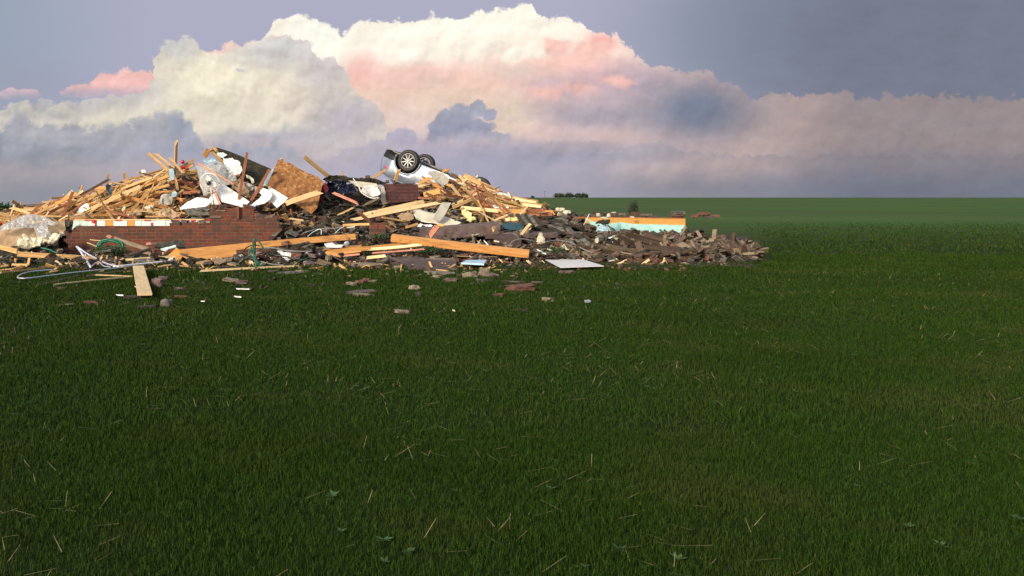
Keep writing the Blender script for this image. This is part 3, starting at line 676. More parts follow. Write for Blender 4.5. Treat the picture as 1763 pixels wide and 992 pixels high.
pier('brick_pier', 'short square brick pier stump standing left of the long orange timber', [(637, 412), (637, 385), (663, 384.5), (664, 400), (666, 412)], 19.2, .34, M_brick)
pier('wall_fragment', 'dark brick wall corner half buried under the navy bag', [(560, 378), (561, 345), (566, 340), (571, 331), (590, 330), (600, 336), (622, 336), (640, 352), (650, 378)], 22.6, .5, M_brickdark)
pier('wall_fragment', 'low dark brick wall stub between the long brick wall and the chipboard', [(484, 428), (486, 402), (500, 400), (502, 394), (520, 393), (524, 398), (548, 398), (550, 428)], 20.6, .3, M_brickdark)
pier('wall_fragment', 'upright dark brick stub beneath the lower corner of the chipboard sheet', [(540, 400), (540, 380), (546, 372), (562, 372), (563, 400)], 21.2, .3, M_brickdark)
# fallen slabs of brick veneer on the right
def slab3(name, label, cat, top, face_h, Y0, Y1, mt_top, mt_face):
    """a thick slab lying on the heap, its top tilted away from the viewer"""
    O = P3(top[0][0], top[0][1], Y0); mb = MB()
    a, b_ = P3(*top[0], Y0), P3(*top[1], Y0); c, d = P3(*top[2], Y1), P3(*top[3], Y1); dn = Vector((0, .02, -face_h*Y0/F_PX))
    q = [p-O for p in (a, b_, c, d)]; v = q+[p+dn for p in q]
    mb.v = [tuple(p) for p in v]; mb.f = [(0, 1, 2, 3), (7, 6, 5, 4), (0, 4, 5, 1), (1, 5, 6, 2), (2, 6, 7, 3), (3, 7, 4, 0)]
    bm_o = mb.build(name, mt_top, bevel=.012); bm_o.location = O
    USED[label] = 1; return tag(bm_o, label, cat)
slab3('wall_slab', 'long dark slab of fallen brick veneer lying behind the orange timber', 'wall slab', [(722, 396), (862, 386), (858, 381), (724, 391)], 19, 19.4, 20.6, M_slab, M_brickdark)
slab3('wall_slab', 'flat mauve brick slab right of the fallen veneer, under the white lath', 'wall slab', [(835, 404), (962, 402), (958, 394), (868, 392)], 8, 19.2, 21, M_slab, M_brickdark)
slab3('wall_slab', 'brown block of masonry in front of the grey wire loops', 'wall slab', [(850, 408), (898, 407), (900, 402), (856, 402)], 19, 18.9, 19.6, M_slab, M_brickdark)
# right-hand low wall: chipboard over torn cyan foam
def right_wall():
    Y = 23.0; O = P3(1060, 400, Y); t = empty('sheathed_wall', O); tag(t, 'low wall remnant of orange chipboard over torn cyan foam at right', 'wall')
    prism('chipboard_strip', M_osb2, [(1008, 395), (1008, 375.5), (1030, 375), (1125, 376.5), (1180, 377.5), (1180, 400)], Y+.02, .02, t, O)
    prism('foam_board', M_cyan, [(1010, 376), (1014, 379), (1022, 382), (1036, 384), (1048, 385.5), (1058, 384), (1070, 383), (1082, 384.5), (1092, 386), (1125, 386.5), (1180, 388), (1180, 403), (1050, 400), (1030, 396), (1020, 391)], Y-.01, .025, t, O)
    prism('top_plate', M_red, [(990, 376.3), (992, 373.5), (1050, 373.8), (1180, 375.6), (1180, 378)], Y+.045, .10, t, O)
right_wall()
# ------------------------------------------------------------------ big named timbers
P_ = plank
P_(674, 409.5, 911, 437.5, 11, 'orange', 18.3, 17.6, th=.16, roll=-.35, label='long thick orange timber lying across the rubble at centre right', name='timber', bev=.006, jag=False)
P_(303, 436, 612, 407.5, 10.5, 'orange', 18.4, 19.2, th=.045, roll=.15, label='longest orange beam lying in front of the brick wall', name='timber', bev=.004, jag=False)
P_(302, 447.5, 407, 435.5, 12, 'orange', 17.9, 18.3, th=.06, roll=.1, label='short thick orange beam end under the longest beam', name='timber', bev=.004, jag=False)
P_(30, 437.5, 172, 446, 8.5, 'pine', 17.9, 18.3, th=.05, label='yellow beam lying at the far left below the tan panel', name='timber', jag=False)
P_(170, 445, 215, 445.5, 4.5, 'pine', 18.4, 18.6, label='thin tail end of the yellow beam, behind the bent pipe')
P_(0, 425, 30, 433, 8, 'pine', 18.3, 18.0, label='yellow board end at the left edge under the tan panel')
P_(180, 450.5, 304, 441.5, 3.6, 'pale', 17.5, 17.9, label='long thin pale board above the white pipe')
P_(342, 467, 516, 458.5, 3.6, 'pale', 16.4, 17.2, label='long thin pale stud alone on the grass at centre')
P_(393, 445, 440, 454.5, 7.5, 'pale', 17.6, 17.2, th=.015, label='pale pointed plywood strip beside the green wire')
P_(0, 469.5, 113, 458.5, 3.4, 'pine', 16.6, 17.0, label='long thin yellow stud on the grass at the left edge')
P_(62, 492, 137, 474, 2.2, 'grey', 14.2, 15.7, label='thin brown lath on the grass at left, rising right')
P_(92, 490.5, 232, 476.5, 2.1, 'pale', 14.0, 15.4, label='long thin pale lath on the grass pointing at the flat board')
P_(148, 475.5, 232, 465, 2.0, 'grey', 15.6, 16.4, label='thin lath on the grass above the long pale lath')
P_(160, 473.5, 235, 476.5, 1.8, 'pale', 15.5, 15.4, label='very thin lath on the grass left of the flat board')
def ground_board():
    mb = MB(); a, b_ = P3(238, 459, (CAMZ-.12)*F_PX/119), P3(249.5, 507, (CAMZ-.075)*F_PX/167); a.z = .12; b_.z = .075; X = (b_-a); L = X.length; X.normalize(); S = X.cross(Vector((0, 0, 1))).normalized(); N = S.cross(X)
    mb.box((0, 0, 0), (L, .19, .035)); o = mb.build('plank', M_pale, bevel=.003)
    o.matrix_world = Matrix.Translation((a+b_)/2) @ Matrix((X, S, N)).transposed().to_4x4(); tag(o, 'wide pale board lying on the grass pointing at the viewer', 'plank', GP)
ground_board()
# beams in the middle foreground
for q in [(624, 371, 739, 345.5, 8, 'pale', 21.2), (587, 383, 760, 348.5, 5.5, 'pale', 20.9), (545, 435, 626, 424.5, 7, 'orange', 18.2), (560, 434.5, 640, 427, 7, 'orange', 17.9), (626, 428, 724, 419.5, 6.5, 'orange', 18.1),
          (590, 436, 622, 431.5, 6, 'orange', 17.8), (632, 430, 727, 421.5, 5, 'pale', 17.7), (591, 440.5, 620, 437.5, 3, 'pink', 17.5), (640, 436, 732, 429, 2.8, 'pink', 17.4), (556, 434, 588, 440, 7, 'orange', 17.6),
          (630, 444, 664, 440.5, 4.5, 'pale', 17.2), (590, 388, 636, 386, 4, 'pine', 19.6), (570, 385, 587, 391, 4, 'pale', 19.6), (655, 374.5, 708, 383, 3.4, 'pine', 20.3), (617, 365, 643, 387, 5.5, 'red', 20.0),
          (697, 392, 720, 385, 3.4, 'pine', 19.4), (572, 331, 619, 351.5, 4.6, 'pink', 21.9), (581, 371, 612, 356, 2.8, 'pine', 21.0), (625, 354, 650, 342, 3.4, 'grey', 21.5), (487, 352, 556, 329, 8.5, 'pale', 21.2),
          (524, 270, 567, 305, 6.5, 'pine', 23.6), (588, 304, 591, 294, 3, 'pine', 23.5), (640, 308, 664, 292.5, 4.2, 'pine', 24.6), (679, 315, 687, 291, 5.2, 'pine', 24.4), (717, 318.5, 745, 304, 5.5, 'orange', 23.2),
          (484, 273, 487, 283, 4, 'pine', 23.6), (481, 340, 492, 352, 4, 'pine', 22), (730, 335.5, 758, 328.5, 9, 'orange', 22.6), (760, 297, 774, 291, 4.5, 'orange', 25.4), (799, 302.5, 858, 330.5, 8.5, 'pine', 24.0),
          (809, 317, 866, 341, 4.6, 'pine', 23.6), (761, 329, 813, 339, 3.8, 'pine', 22.9), (812, 339, 864, 344.5, 3.8, 'pine', 22.9), (864, 347, 936, 353.5, 4.2, 'pine', 22.6), (793, 357.5, 858, 363.5, 6, 'pale', 21.4),
          (857, 362.5, 957, 366.5, 7, 'orange', 21.7), (828, 319, 800, 346, 2.8, 'pink', 22.0), (812, 343, 780, 357, 5, 'pine', 21.6), (762, 335, 800, 346, 6, 'grey', 22.3), (737, 345, 758, 338, 4, 'orange', 22.4),
          (745, 316, 762, 326, 5, 'orange', 23.0), (768, 312, 800, 326, 6, 'red', 23.8), (769, 318, 812, 334, 5, 'orange', 23.4), (774, 300, 790, 308, 7, 'dark', 24.6), (886, 343, 926, 350, 5, 'pale', 22.8),
          (896, 352, 932, 356, 5, 'pale', 22.5), (720, 341, 760, 343, 4, 'red', 22.4), (740, 352, 770, 340, 3.5, 'pine', 22.0), (767, 366, 805, 371, 5, 'orange', 21.2), (752, 387, 768, 390, 4, 'orange', 20.4),
          (775, 372, 803, 378, 4, 'pale', 21.0), (739, 408, 754, 388, 9, 'pink', 18.9), (848, 397, 852, 390, 5, 'pine', 19.0), (897, 404, 913, 385, 4.6, 'pale', 18.8), (505, 385, 520, 392, 3, 'grey', 20.0)]:
    a = list(q); k = a[5]; P_(a[0], a[1], a[2], a[3], a[4], k, a[6], a[6]+rnd.uniform(-.4, .4))
# crest and left slope, read off the photograph
for q in [(304, 241, 302, 300, 5.4, 'pine', 23.6), (255, 264, 291, 296, 5.6, 'pine', 23.2), (264.5, 262.5, 303, 293, 5.0, 'pine', 23.4), (289, 269, 315, 298, 4.2, 'pine', 23.0), (290, 286, 328, 308, 4.5, 'dark', 23.1),
          (301, 302, 307, 332, 5.4, 'pine', 22.3), (306, 331, 296, 352, 5.4, 'pine', 22.2), (198, 334, 268, 341.5, 6.5, 'orange', 22.3), (228, 330, 291, 303, 6, 'orange', 22.5), (198, 330, 262, 306, 5, 'pine', 22.7),
          (174, 329, 181.5, 351, 5, 'pine', 22.6), (145, 349, 174, 329, 5, 'pine', 22.7), (186, 299, 185, 318, 5, 'pine', 23.2), (214, 297, 215, 310, 5, 'pine', 23.4), (181.5, 327, 194, 341, 2, 'pale', 22.2),
          (104, 339.5, 126, 350, 3, 'dark', 22.8), (137, 323, 142, 330, 3, 'dark', 23.4), (91, 347, 140, 337, 3.2, 'pine', 22.9), (193, 314.5, 249, 324, 3, 'pine', 23.0), (213, 313, 291, 289, 3.4, 'pine', 23.4),
          (244, 302.5, 266, 310.5, 3.6, 'pine', 23.1), (222, 316, 244, 301, 3, 'pine', 23.2), (317, 331, 338, 342, 5.5, 'orange', 22.1), (305, 342, 327, 348, 5.5, 'orange', 21.9), (17, 357, 53, 369, 6, 'pine', 22.4),
          (20.5, 346, 48, 363.5, 6, 'pine', 22.6), (42, 358.5, 73, 359, 4, 'pine', 22.5), (71, 357.5, 127, 349, 4.2, 'pine', 22.6), (73, 369, 116, 354, 3.2, 'pine', 22.3), (79, 373.5, 130, 365, 6, 'orange', 22.0),
          (156, 356.5, 200, 346.5, 6, 'pine', 22.2), (161, 366, 202, 356.5, 6, 'pine', 21.9), (145, 378, 201, 361.5, 4.4, 'pine', 21.5), (0, 368, 30, 375.5, 7, 'pine', 21.6), (0, 376, 36, 379, 5, 'pine', 21.5),
          (200, 356, 268, 342, 5, 'orange', 21.9), (184, 366, 262, 344, 4.5, 'pine', 21.7), (200, 371, 240, 357, 4, 'pine', 21.4), (234, 358, 300, 338, 5, 'pine', 21.8), (310, 289, 334, 275, 5, 'pine', 23.2),
          (316, 298, 334, 283, 4.5, 'pine', 23.0), (312, 300, 330, 316, 5, 'dark', 22.7), (306, 310, 340, 324, 6, 'red', 22.4), (310, 320, 345, 330, 5, 'orange', 22.2), (250, 318, 295, 322, 5, 'red', 22.6),
          (130, 344, 142, 320, 3.5, 'pine', 23.0), (100, 352, 160, 336, 3.4, 'pine', 22.8), (118, 356, 170, 348, 4, 'orange', 22.5), (352, 271, 360, 256, 9, 'orange', 23.3), (360, 257, 402, 297, 5.5, 'pine', 22.9),
          (340, 281, 402, 318, 3.2, 'pink', 21.6), (368, 254, 374, 262, 6, 'pine', 23.2), (236, 296, 262, 303, 3, 'pine', 23.2), (200, 322, 238, 306, 3, 'pine', 23.0), (264, 326, 292, 318, 5, 'pine', 22.3),
          (232, 334, 300, 330, 4.5, 'orange', 22.1), (262, 336, 284, 316, 4, 'pine', 22.4), (205, 346, 246, 334, 5, 'pine', 22.2), (216, 352, 213, 334, 4, 'orange', 22.2), (24, 362, 33, 350, 3, 'dark', 22.9), (60, 366, 88, 346, 3, 'pine', 22.8)]:
    P_(*q[:4], q[4]*.86, q[5], q[6], q[6]+rnd.uniform(-.5, .5))
P_(425.5, 263, 409.5, 354, 4.6, 'red', 21.2, 21.0, label='tall thin rust red post standing between the white drywall panels', name='post', roll=.1, jag=False)
P_(464, 292, 432, 346, 5, 'red', 21.4, 21.2, label='leaning rust red stick right of the dark roof panel', name='post', jag=False)
P_(367, 324, 379, 352, 4, 'pink', 20.9, 20.8, label='slim salmon stick leaning just below the round fan', name='post')
P_(409, 354, 409, 376, 4, 'red', 19.95, 19.95, label='rust red stub standing against the top of the brick wall', name='post', th=.03, roll=0, jag=False)
# filler lumber that follows the slopes of the heap
SIL = [(0, 368), (20, 347), (60, 355), (90, 345), (135, 324), (175, 318), (186, 303), (215, 305), (245, 296), (290, 286), (305, 278), (330, 282), (350, 270), (560, 306), (700, 306), (735, 302), (760, 298), (790, 304), (800, 304), (830, 313), (860, 330), (900, 345), (940, 352), (970, 370)]
# windows kept clear of loose lumber, so the big sheets stay in view
KEEP = [(334, 250, 560, 362, 24), (300, 336, 345, 362, 22), (655, 310, 728, 352, 24), (682, 345, 800, 392, 22), (600, 300, 660, 345, 24), (550, 325, 650, 400, 23), (735, 290, 775, 325, 24),
        (790, 355, 825, 382, 22), (286, 286, 306, 345, 23), (128, 348, 160, 372, 22), (268, 334, 300, 356, 22), (180, 316, 196, 344, 23)]
def fill(n, xr, slope, kinds, yr=(20.9, 24.3), lift=(.02, .22), lw=(1.0, 2.8), ok=None):
    c = 0
    while c < n:
        px = rnd.uniform(*xr); Y = rnd.uniform(*yr); X = (px-CX)/F_PX*Y
        h = hmound(X, Y)
        if h < .05 or (ok and not ok(px, HY-(h-CAMZ)/Y*F_PX)): continue
        L = rnd.uniform(*lw)/2; a = math.radians(slope+rnd.gauss(0, 14)); yaw = rnd.gauss(0, .45)
        d = Vector((math.cos(a)*math.cos(yaw), math.sin(yaw)*.8, math.sin(a)))*L
        c0 = Vector((X, Y, h+rnd.uniform(*lift)))
        A, B = c0-d, c0+d
        for p in (A, B):
            m = surf(p.x, p.y)+.03
            if p.z < m-.25: p.z = m-.1
        bad = False
        for t_ in (0, .2, .4, .6, .8, 1):
            p = A.lerp(B, t_); pp = CX+F_PX*p.x/p.y; py = HY-(p.z-CAMZ)/p.y*F_PX
            for (x0, y0, x1, y1, ym) in KEEP:
                if x0 < pp < x1 and y0 < py < y1 and p.y < ym: bad = True
        for p in (A, B):
            pp = CX+F_PX*p.x/p.y; py = HY-(p.z-CAMZ)/p.y*F_PX
            if py < interp(SIL, pp): bad = True
        if bad: continue
        k = rnd.choice(kinds); plankw(A, B, rnd.choice((.085, .065, .055, .075, .030, .042)), k); c += 1
KP = ['pine']*9+['orange']*3+['red', 'dark', 'dark', 'pale', 'pale', 'grey']
fill(96, (10, 345), 18, KP, lw=(1.3, 3.2))
fill(12, (90, 320), -18, KP, lw=(1.0, 2.2))
fill(20, (735, 880), -16, KP, (21.5, 25))
fill(8, (860, 935), -6, KP, (21.6, 24), lift=(.0, .1))
fill(6, (770, 930), 14, KP, (21.2, 23.5))
fill(0, (565, 740), 10, ['pine', 'grey', 'red', 'dark', 'pale'], (19.8, 23), lw=(.7, 1.8))
# ------------------------------------------------------------------ the sheets, panels and cloths
S = sheet
S('roof_sheet', 'dark shingled roof panel tilted up behind the white crumpled sheet', 'roof panel', [(368, 253), (377, 255), (396, 261), (430, 275), (467, 291), (462, 300), (447, 319), (436, 316), (420, 305), (404, 290), (385, 276), (366, 257)], 23.2, M_roof, .05, sx=.004, sy=-.012)
S('chipboard_sheet', 'large brown chipboard sheet standing tilted at the centre of the pile', 'board', [(479, 275), (497, 280), (503, 282), (509, 287), (530, 298), (547, 304), (556, 313), (551, 337), (546, 358), (540, 364), (536.6, 368.5), (520, 358), (505, 349), (480, 335), (458, 321), (470, 296)], 21.7, M_osb, .014, sx=.002, sy=-.010)
S('drywall_sheet', 'biggest white drywall panel, right below the round fan', 'drywall', [(383.5, 317), (397, 325), (412, 335), (430, 347.5), (424, 353), (419, 357.5), (400, 352), (382, 347.5), (376, 338), (371.5, 329)], 21.0, M_dry, .013, sx=.004, sy=-.012, group=None)
S('drywall_sheet', 'low wide white drywall panel resting on the left end of the rubble', 'drywall', [(310, 358), (322, 348), (339, 340), (352, 341), (366, 344.5), (361, 351), (354, 356), (330, 358.5), (310, 361)], 20.75, M_dry, .013, sy=-.008)
S('drywall_sheet', 'square white drywall panel leaning against the chipboard sheet', 'drywall', [(463, 321), (480, 331), (496, 341), (487, 350), (477, 358), (470, 351), (464, 347), (458, 335)], 21.3, M_dry, .013, sy=-.012)
S('drywall_sheet', 'broken curved white drywall piece between the two red sticks', 'drywall', [(449, 325), (454, 324), (460, 326), (466, 331), (469, 336), (464, 344), (456, 350), (444, 353), (432, 353.5), (437, 349), (446, 342), (451, 336), (447, 332)], 21.15, M_dry, .013, sy=-.012)
S('drywall_scrap', 'small pale blue wrap scrap under the white drywall panels', 'scrap', [(420, 356), (432, 353), (441, 355), (436, 360), (424, 359.5)], 20.8, M_blue, .006, sy=-.02, crumple=.02, cuts=2)
S('drywall_sheet', 'small white drywall wedge tucked left of the biggest panel', 'drywall', [(360, 341), (371, 330), (374, 340), (378, 352), (366, 352)], 21.3, M_dry, .013, sy=-.012)
S('foam_board_strip', 'light blue strip standing along the left edge of the chipboard', 'foam board', [(468.5, 290.5), (471.5, 293), (463, 309), (459, 320.5), (452.5, 320), (458, 306)], 21.75, M_blue, .03)
S('crumpled_sheet', 'white crumpled sheet draped in front of the dark roof panel', 'sheet', [(383, 274), (392, 273), (401, 273), (404, 277), (411, 278.5), (415, 285), (418.5, 293), (413, 300), (404, 303), (396, 298), (388, 288)], 22.6, M_white, .004, sy=-.006, crumple=.10, cuts=3, smooth=True)
S('foam_scrap', 'pale cyan torn scrap at the very top left of the roof panel', 'scrap', [(373, 264), (384, 263), (391, 267), (384, 272), (376, 270)], 22.9, M_icy, .01, crumple=.05, cuts=2)
S('foam_scrap', 'light blue folded strip left of the roof panel above the plastic', 'scrap', [(349, 275), (360, 271), (370, 274), (372, 278), (358, 281), (350, 279)], 22.8, M_blue, .01, crumple=.05, cuts=2)
S('plastic_sheet', 'clouded plastic sheet hanging around the round fan', 'plastic sheet', [(338, 284), (352, 281), (366, 280), (380, 286), (392, 297), (404, 309), (400, 318), (384, 320), (378, 332), (366, 340), (352, 340), (346, 322), (341, 303)], 22.0, M_plastic, .003, crumple=.03, cuts=4, smooth=True)
S('grey_board', 'pale grey green board standing behind the round fan', 'board', [(338, 286), (356, 284), (385, 300), (388, 322), (374, 340), (351, 340), (346, 318)], 22.2, M_drygrey, .012, sy=-.004)
S('plastic_sheet', 'lilac plastic film sagging between the fan and the tall red post', 'plastic sheet', [(368, 277), (384, 280), (398, 292), (408, 305), (407, 312), (396, 312), (382, 300), (370, 290)], 21.7, M_plastic, .003, crumple=.12, cuts=3, smooth=True)
S('paper_sheet', 'tan paper crumpled behind the tall red post', 'paper', [(402, 314), (412, 308), (419, 316), (428, 328), (430, 342), (414, 334), (400, 324)], 21.6, M_tan, .004, crumple=.10, cuts=3)
S('fabric_bundle', 'grey brown cloth bundle behind the leaning red stick', 'cloth', [(418, 312), (432, 316), (444, 322), (440, 334), (432, 341), (420, 334)], 21.8, M_drygrey, .01, crumple=.16, cuts=3)
S('fabric_bundle', 'cream torn cloth hanging from the bottom of the dark roof panel', 'cloth', [(423, 301), (430, 303), (437, 308), (438, 315), (434, 316), (430, 308), (424, 306)], 22.4, M_cream, .01, crumple=.06, cuts=2)
S('tarp', 'olive grey tarp scrap crumpled on the lumber left of the drywall', 'tarp', [(270, 352), (276, 342), (284, 336), (293, 337), (298, 344), (296, 351), (284, 355)], 21.6, M_drygrey, .005, sy=-.01, crumple=.12, cuts=3)
S('foam_board_strip', 'light blue grey strip standing on the lumber crest', 'foam board', [(291.5, 291), (298, 290), (300, 300), (302, 309), (293, 311), (291, 300)], 22.9, M_blue, .012, crumple=.01, cuts=1)
S('foam_scrap', 'pale blue oval scrap on the studs left of the grey board', 'scrap', [(296, 332), (301, 329), (305, 333), (303, 338), (297, 341), (294, 337)], 21.9, M_blue, .01, crumple=.03, cuts=2)
S('tarp', 'dark blue grey cloth hanging on the left slope of the lumber', 'cloth', [(182, 320), (187, 317), (191, 319), (193, 333), (191, 343), (186, 343), (183, 334)], 22.5, M_teal, .006, crumple=.08, cuts=3)
S('paper_sheet', 'bright white crumpled paper on the lumber above the wall left end', 'paper', [(131, 364), (137, 358), (143, 351), (153, 352), (154, 359), (157, 364), (150, 367), (140, 370)], 21.4, M_white, .004, sy=-.01, crumple=.14, cuts=3)
S('foam_scrap', 'small white foam chip high on the left lumber slope', 'scrap', [(242, 293), (249, 291), (251, 297), (244, 299)], 23.0, M_white, .01, crumple=.05, cuts=2)
S('foam_scrap', 'small white paper chip on the studs in the middle of the left slope', 'scrap', [(216, 329), (222, 328), (223, 333), (217, 333)], 22.2, M_white, .01, crumple=.05, cuts=2)
S('foam_scrap', 'cream carton flap on the lumber above the brick wall', 'carton', [(244, 360), (252, 354), (265, 351), (264, 357), (252, 363)], 21.2, M_cream, .004, crumple=.05, cuts=2)
S('paper_sheet', 'tan paper peak standing on top of the brick wall', 'paper', [(266, 372), (282, 364), (291, 359), (298, 362), (306, 368), (314, 375), (300, 376), (280, 375)], 20.6, M_tan, .004, sy=-.012, crumple=.10, cuts=3)
S('paper_sheet', 'tan paper curl on the lumber left of the paper peak', 'paper', [(222, 369), (234, 365), (241, 359), (244, 367), (236, 371), (224, 371)], 20.9, M_tan, .004, sy=-.012, crumple=.08, cuts=3)
S('tan_sheet', 'big tan crumpled panel at the left edge beneath clear plastic', 'board', [(-14, 430), (-12, 400), (10, 394), (60, 388), (85, 385), (112, 381), (114, 398), (100, 410), (70, 414), (40, 421), (5, 427)], 20.0, M_tan, .01, sy=-.008, crumple=.05, cuts=4, cscale=2)
S('tan_sheet', 'tan flat panel sloping behind the left end of the wall', 'board', [(88, 378), (130, 371), (158, 367), (150, 376), (128, 381), (112, 388), (96, 386)], 21.0, M_tan, .01, sy=-.02, crumple=.03, cuts=2)
S('plastic_sheet', 'white plastic sheet over the tan panel at the left edge', 'plastic sheet', [(-14, 396), (12, 384), (32, 373), (50, 368.5), (66, 370), (84, 376), (100, 386), (92, 389), (82, 387), (84, 400), (80, 412), (66, 414), (62, 402), (58, 392), (30, 394), (0, 397)], 19.8, M_plastic, .003, sy=-.006, crumple=.055, cuts=4, smooth=True)
S('insulation_roll', 'cream torn insulation heap left of the brick wall end', 'insulation', [(30, 418), (44, 414), (64, 411), (80, 404), (98, 401), (107, 400), (105, 412), (104, 420), (90, 421), (70, 425), (52, 426), (34, 424)], 19.4, M_ins, .05, sy=-.012, crumple=.20, cuts=4)
S('shingle_slab', 'red brown shingled panel standing below the upturned car', 'roof panel', [(661, 317), (688, 316), (712, 316), (718, 324), (724, 338), (716, 345), (690, 348), (669, 350.5), (663, 334)], 22.4, M_roofred, .06, sx=.003, sy=-.008)
S('drywall_scrap', 'white strip along the left edge of the red brown panel', 'scrap', [(656, 321), (661, 321), (668, 350), (659, 352), (656, 344)], 22.3, M_drygrey, .012, crumple=.02, cuts=1)
S('roof_edge', 'dark crumbled strip of roof edge running above the navy bag', 'roof edge', [(554, 308), (566, 303.5), (582, 301), (596, 303), (604, 307), (618, 305.5), (634, 306), (650, 309), (666, 314), (662, 320), (642, 317), (618, 315), (600, 314), (580, 313), (562, 313)], 22.9, M_shingle, .12, crumple=.12, cuts=3)
S('tan_board', 'tan board face under the dark roof edge', 'board', [(600, 311), (624, 313), (648, 316), (652, 322), (630, 324), (612, 320)], 22.7, M_cream, .015, crumple=.02, cuts=1)
S('plastic_bag', 'crumpled navy plastic bag under the dark roof edge', 'bag', [(558, 326), (564, 315), (578, 312), (594, 313), (607, 317), (616, 326), (612, 334), (598, 332), (590, 340), (574, 334), (562, 334)], 22.1, M_navy, .06, crumple=.26, cuts=4)
S('carpet', 'dark red cloth hanging at the right edge of the chipboard', 'cloth', [(553, 318), (562, 314), (566, 326), (558, 336), (552, 350), (546, 358), (545, 348), (550, 334)], 21.9, M_maroon, .03, crumple=.12, cuts=3)
def basin():
    t = S('basin', 'white cracked basin tipped up among the debris below the car', 'basin', [(622, 330), (627, 321), (638, 318.5), (648, 317), (650, 324), (655, 334), (652, 338), (641, 340), (630, 336)], 22.0, M_white, .03, crumple=.09, cuts=3, smooth=True, cscale=1.2)
    return t
basin()
wire('pipe', 'curved white pipe rimming the cracked basin', 'pipe', [(608, 307), (613, 315), (618, 322), (622, 331), (632, 338), (642, 341.5), (652, 341)], 21.7, 1.0, M_white)
lump('masonry_chunk', 'small mauve stone perched on the dark roof edge', 'rubble', 633, 305, 23, 8, 6, M_slab)
lump('masonry_chunk', 'grey stone perched at the right end of the dark roof edge', 'rubble', 667, 313, 23, 6, 5, M_slab)
S('drywall_sheet', 'grey white crumpled board flap leaning against the car right side', 'drywall', [(735, 297), (744, 295), (752, 295.5), (766, 301), (773, 309), (771, 316), (762, 320), (757, 325), (750, 313), (741, 303)], 23.6, M_drygrey, .012, sy=-.006, crumple=.05, cuts=2)
S('grey_board', 'grey tilted board crossing the cream curved panel', 'board', [(761, 348.5), (776.5, 349), (771, 361), (764, 373), (757, 381.5), (745, 377), (752, 363)], 20.6, M_drygrey, .014, sy=-.01)
S('cream_sheet', 'large cream curved panel lying under the grey tilted board', 'panel', [(709, 362), (722, 361), (742, 367), (760, 370), (776, 378), (794, 388), (780, 391), (756, 388), (736, 384), (716, 378)], 20.8, M_cream, .015, sy=-.02, crumple=.08, cuts=3, smooth=True, cscale=.8)
S('tan_sheet', 'rounded tan cardboard piece left of the cream curved panel', 'board', [(684, 372), (690, 367), (702, 366), (712, 370), (712, 378), (704, 382), (692, 379)], 20.5, M_tan, .012, sy=-.01, crumple=.04, cuts=2)
S('foam_scrap', 'bright yellow torn foam lump below the long right board', 'foam', [(794, 361), (803, 361), (812, 367), (811, 372), (820, 378), (812, 381), (801, 378), (803, 371), (796, 366)], 20.8, M_yfoam, .05, sy=-.008, crumple=.12, cuts=3)
S('foam_scrap', 'pale yellow foam strip in front of the grey shingle stack', 'foam', [(869, 376), (880, 374), (894, 375), (893, 379), (882, 381), (871, 380)], 20.2, M_yfoam, .04, crumple=.05, cuts=3)
S('insulation_tuft', 'white fluffy insulation tuft at the top of the right slope', 'insulation', [(815, 303), (817, 299.5), (824, 303), (830, 308), (832, 313), (824, 315), (816, 311)], 24.2, M_ins, .05, crumple=.25, cuts=3)
S('insulation_tuft', 'wide fluffy insulation patch below the top plank of the right slope', 'insulation', [(790, 318), (797, 312), (806, 314), (815, 320), (822, 329), (812, 331), (800, 329), (793, 325)], 23.2, M_ins, .06, crumple=.22, cuts=3)
S('foam_board_strip', 'light blue torn board running down the right slope', 'foam board', [(838, 329), (846, 327), (858, 331), (870, 335), (886, 341), (872, 344), (856, 340), (842, 334)], 23.4, M_blue, .02, sy=-.01, crumple=.05, cuts=3)
S('drywall_scrap', 'white scrap of drywall under the right slope planks', 'scrap', [(848, 354), (858, 352), (866, 355), (862, 358), (852, 359)], 21.8, M_dry, .01, sy=-.02, crumple=.03, cuts=2)
S('drywall_scrap', 'second white scrap right of the first under the right planks', 'scrap', [(862, 357), (874, 356), (876, 359), (866, 360)], 21.7, M_dry, .01, sy=-.02, crumple=.03, cuts=1)
S('drywall_scrap', 'pale board flap on top of the far right plank ends', 'scrap', [(890, 345), (905, 344), (922, 348), (918, 351), (900, 349)], 22.9, M_dry, .01, sy=-.02, crumple=.03, cuts=1)
S('paper_sheet', 'white torn paper with dark folds left of the long orange timber', 'paper', [(717, 392), (727, 385), (738, 385), (746, 389), (738, 392), (728, 389), (722, 394)], 19.8, M_white, .004, sy=-.02, crumple=.07, cuts=3)
S('teal_sheet', 'dark teal panel lying flat under the grey shingle stack', 'panel', [(864, 384), (884, 383), (906, 385), (903, 395), (880, 396), (864, 393)], 19.9, M_teal, .03, sy=-.01)
S('white_board', 'flat white board lying on the grass at right', 'board', [(936, 446.5), (1004, 447.8), (1040, 459), (965, 461.5)], 17.6, M_white, .012, flat=.075)
S('board', 'light blue board lying on the rubble above the grass', 'board', [(794, 455), (803, 450.5), (838, 450), (833, 457)], 16.95, M_blue, .03, flat=.10)
S('paper_sheet', 'pinkish flat plywood sheet lying just below the long orange timber', 'board', [(756, 437), (768, 433.5), (850, 440), (856, 443), (790, 442)], 17.6, M_tan, .01, flat=.13)
S('foam_scrap', 'pale lilac flat scrap above the beams in the middle foreground', 'scrap', [(558, 419), (572, 417.5), (577, 422), (592, 422), (588, 427), (562, 427)], 18.3, M_dry, .006, sy=-.05, crumple=.02, cuts=1)
S('paper_sheet', 'white torn carton beside the black hoses in the foreground', 'carton', [(477, 433), (484, 431), (488, 437), (504, 437), (503, 443), (506, 448), (494, 451), (488, 446), (482, 438)], 17.7, M_white, .004, sy=-.03, crumple=.05, cuts=3)
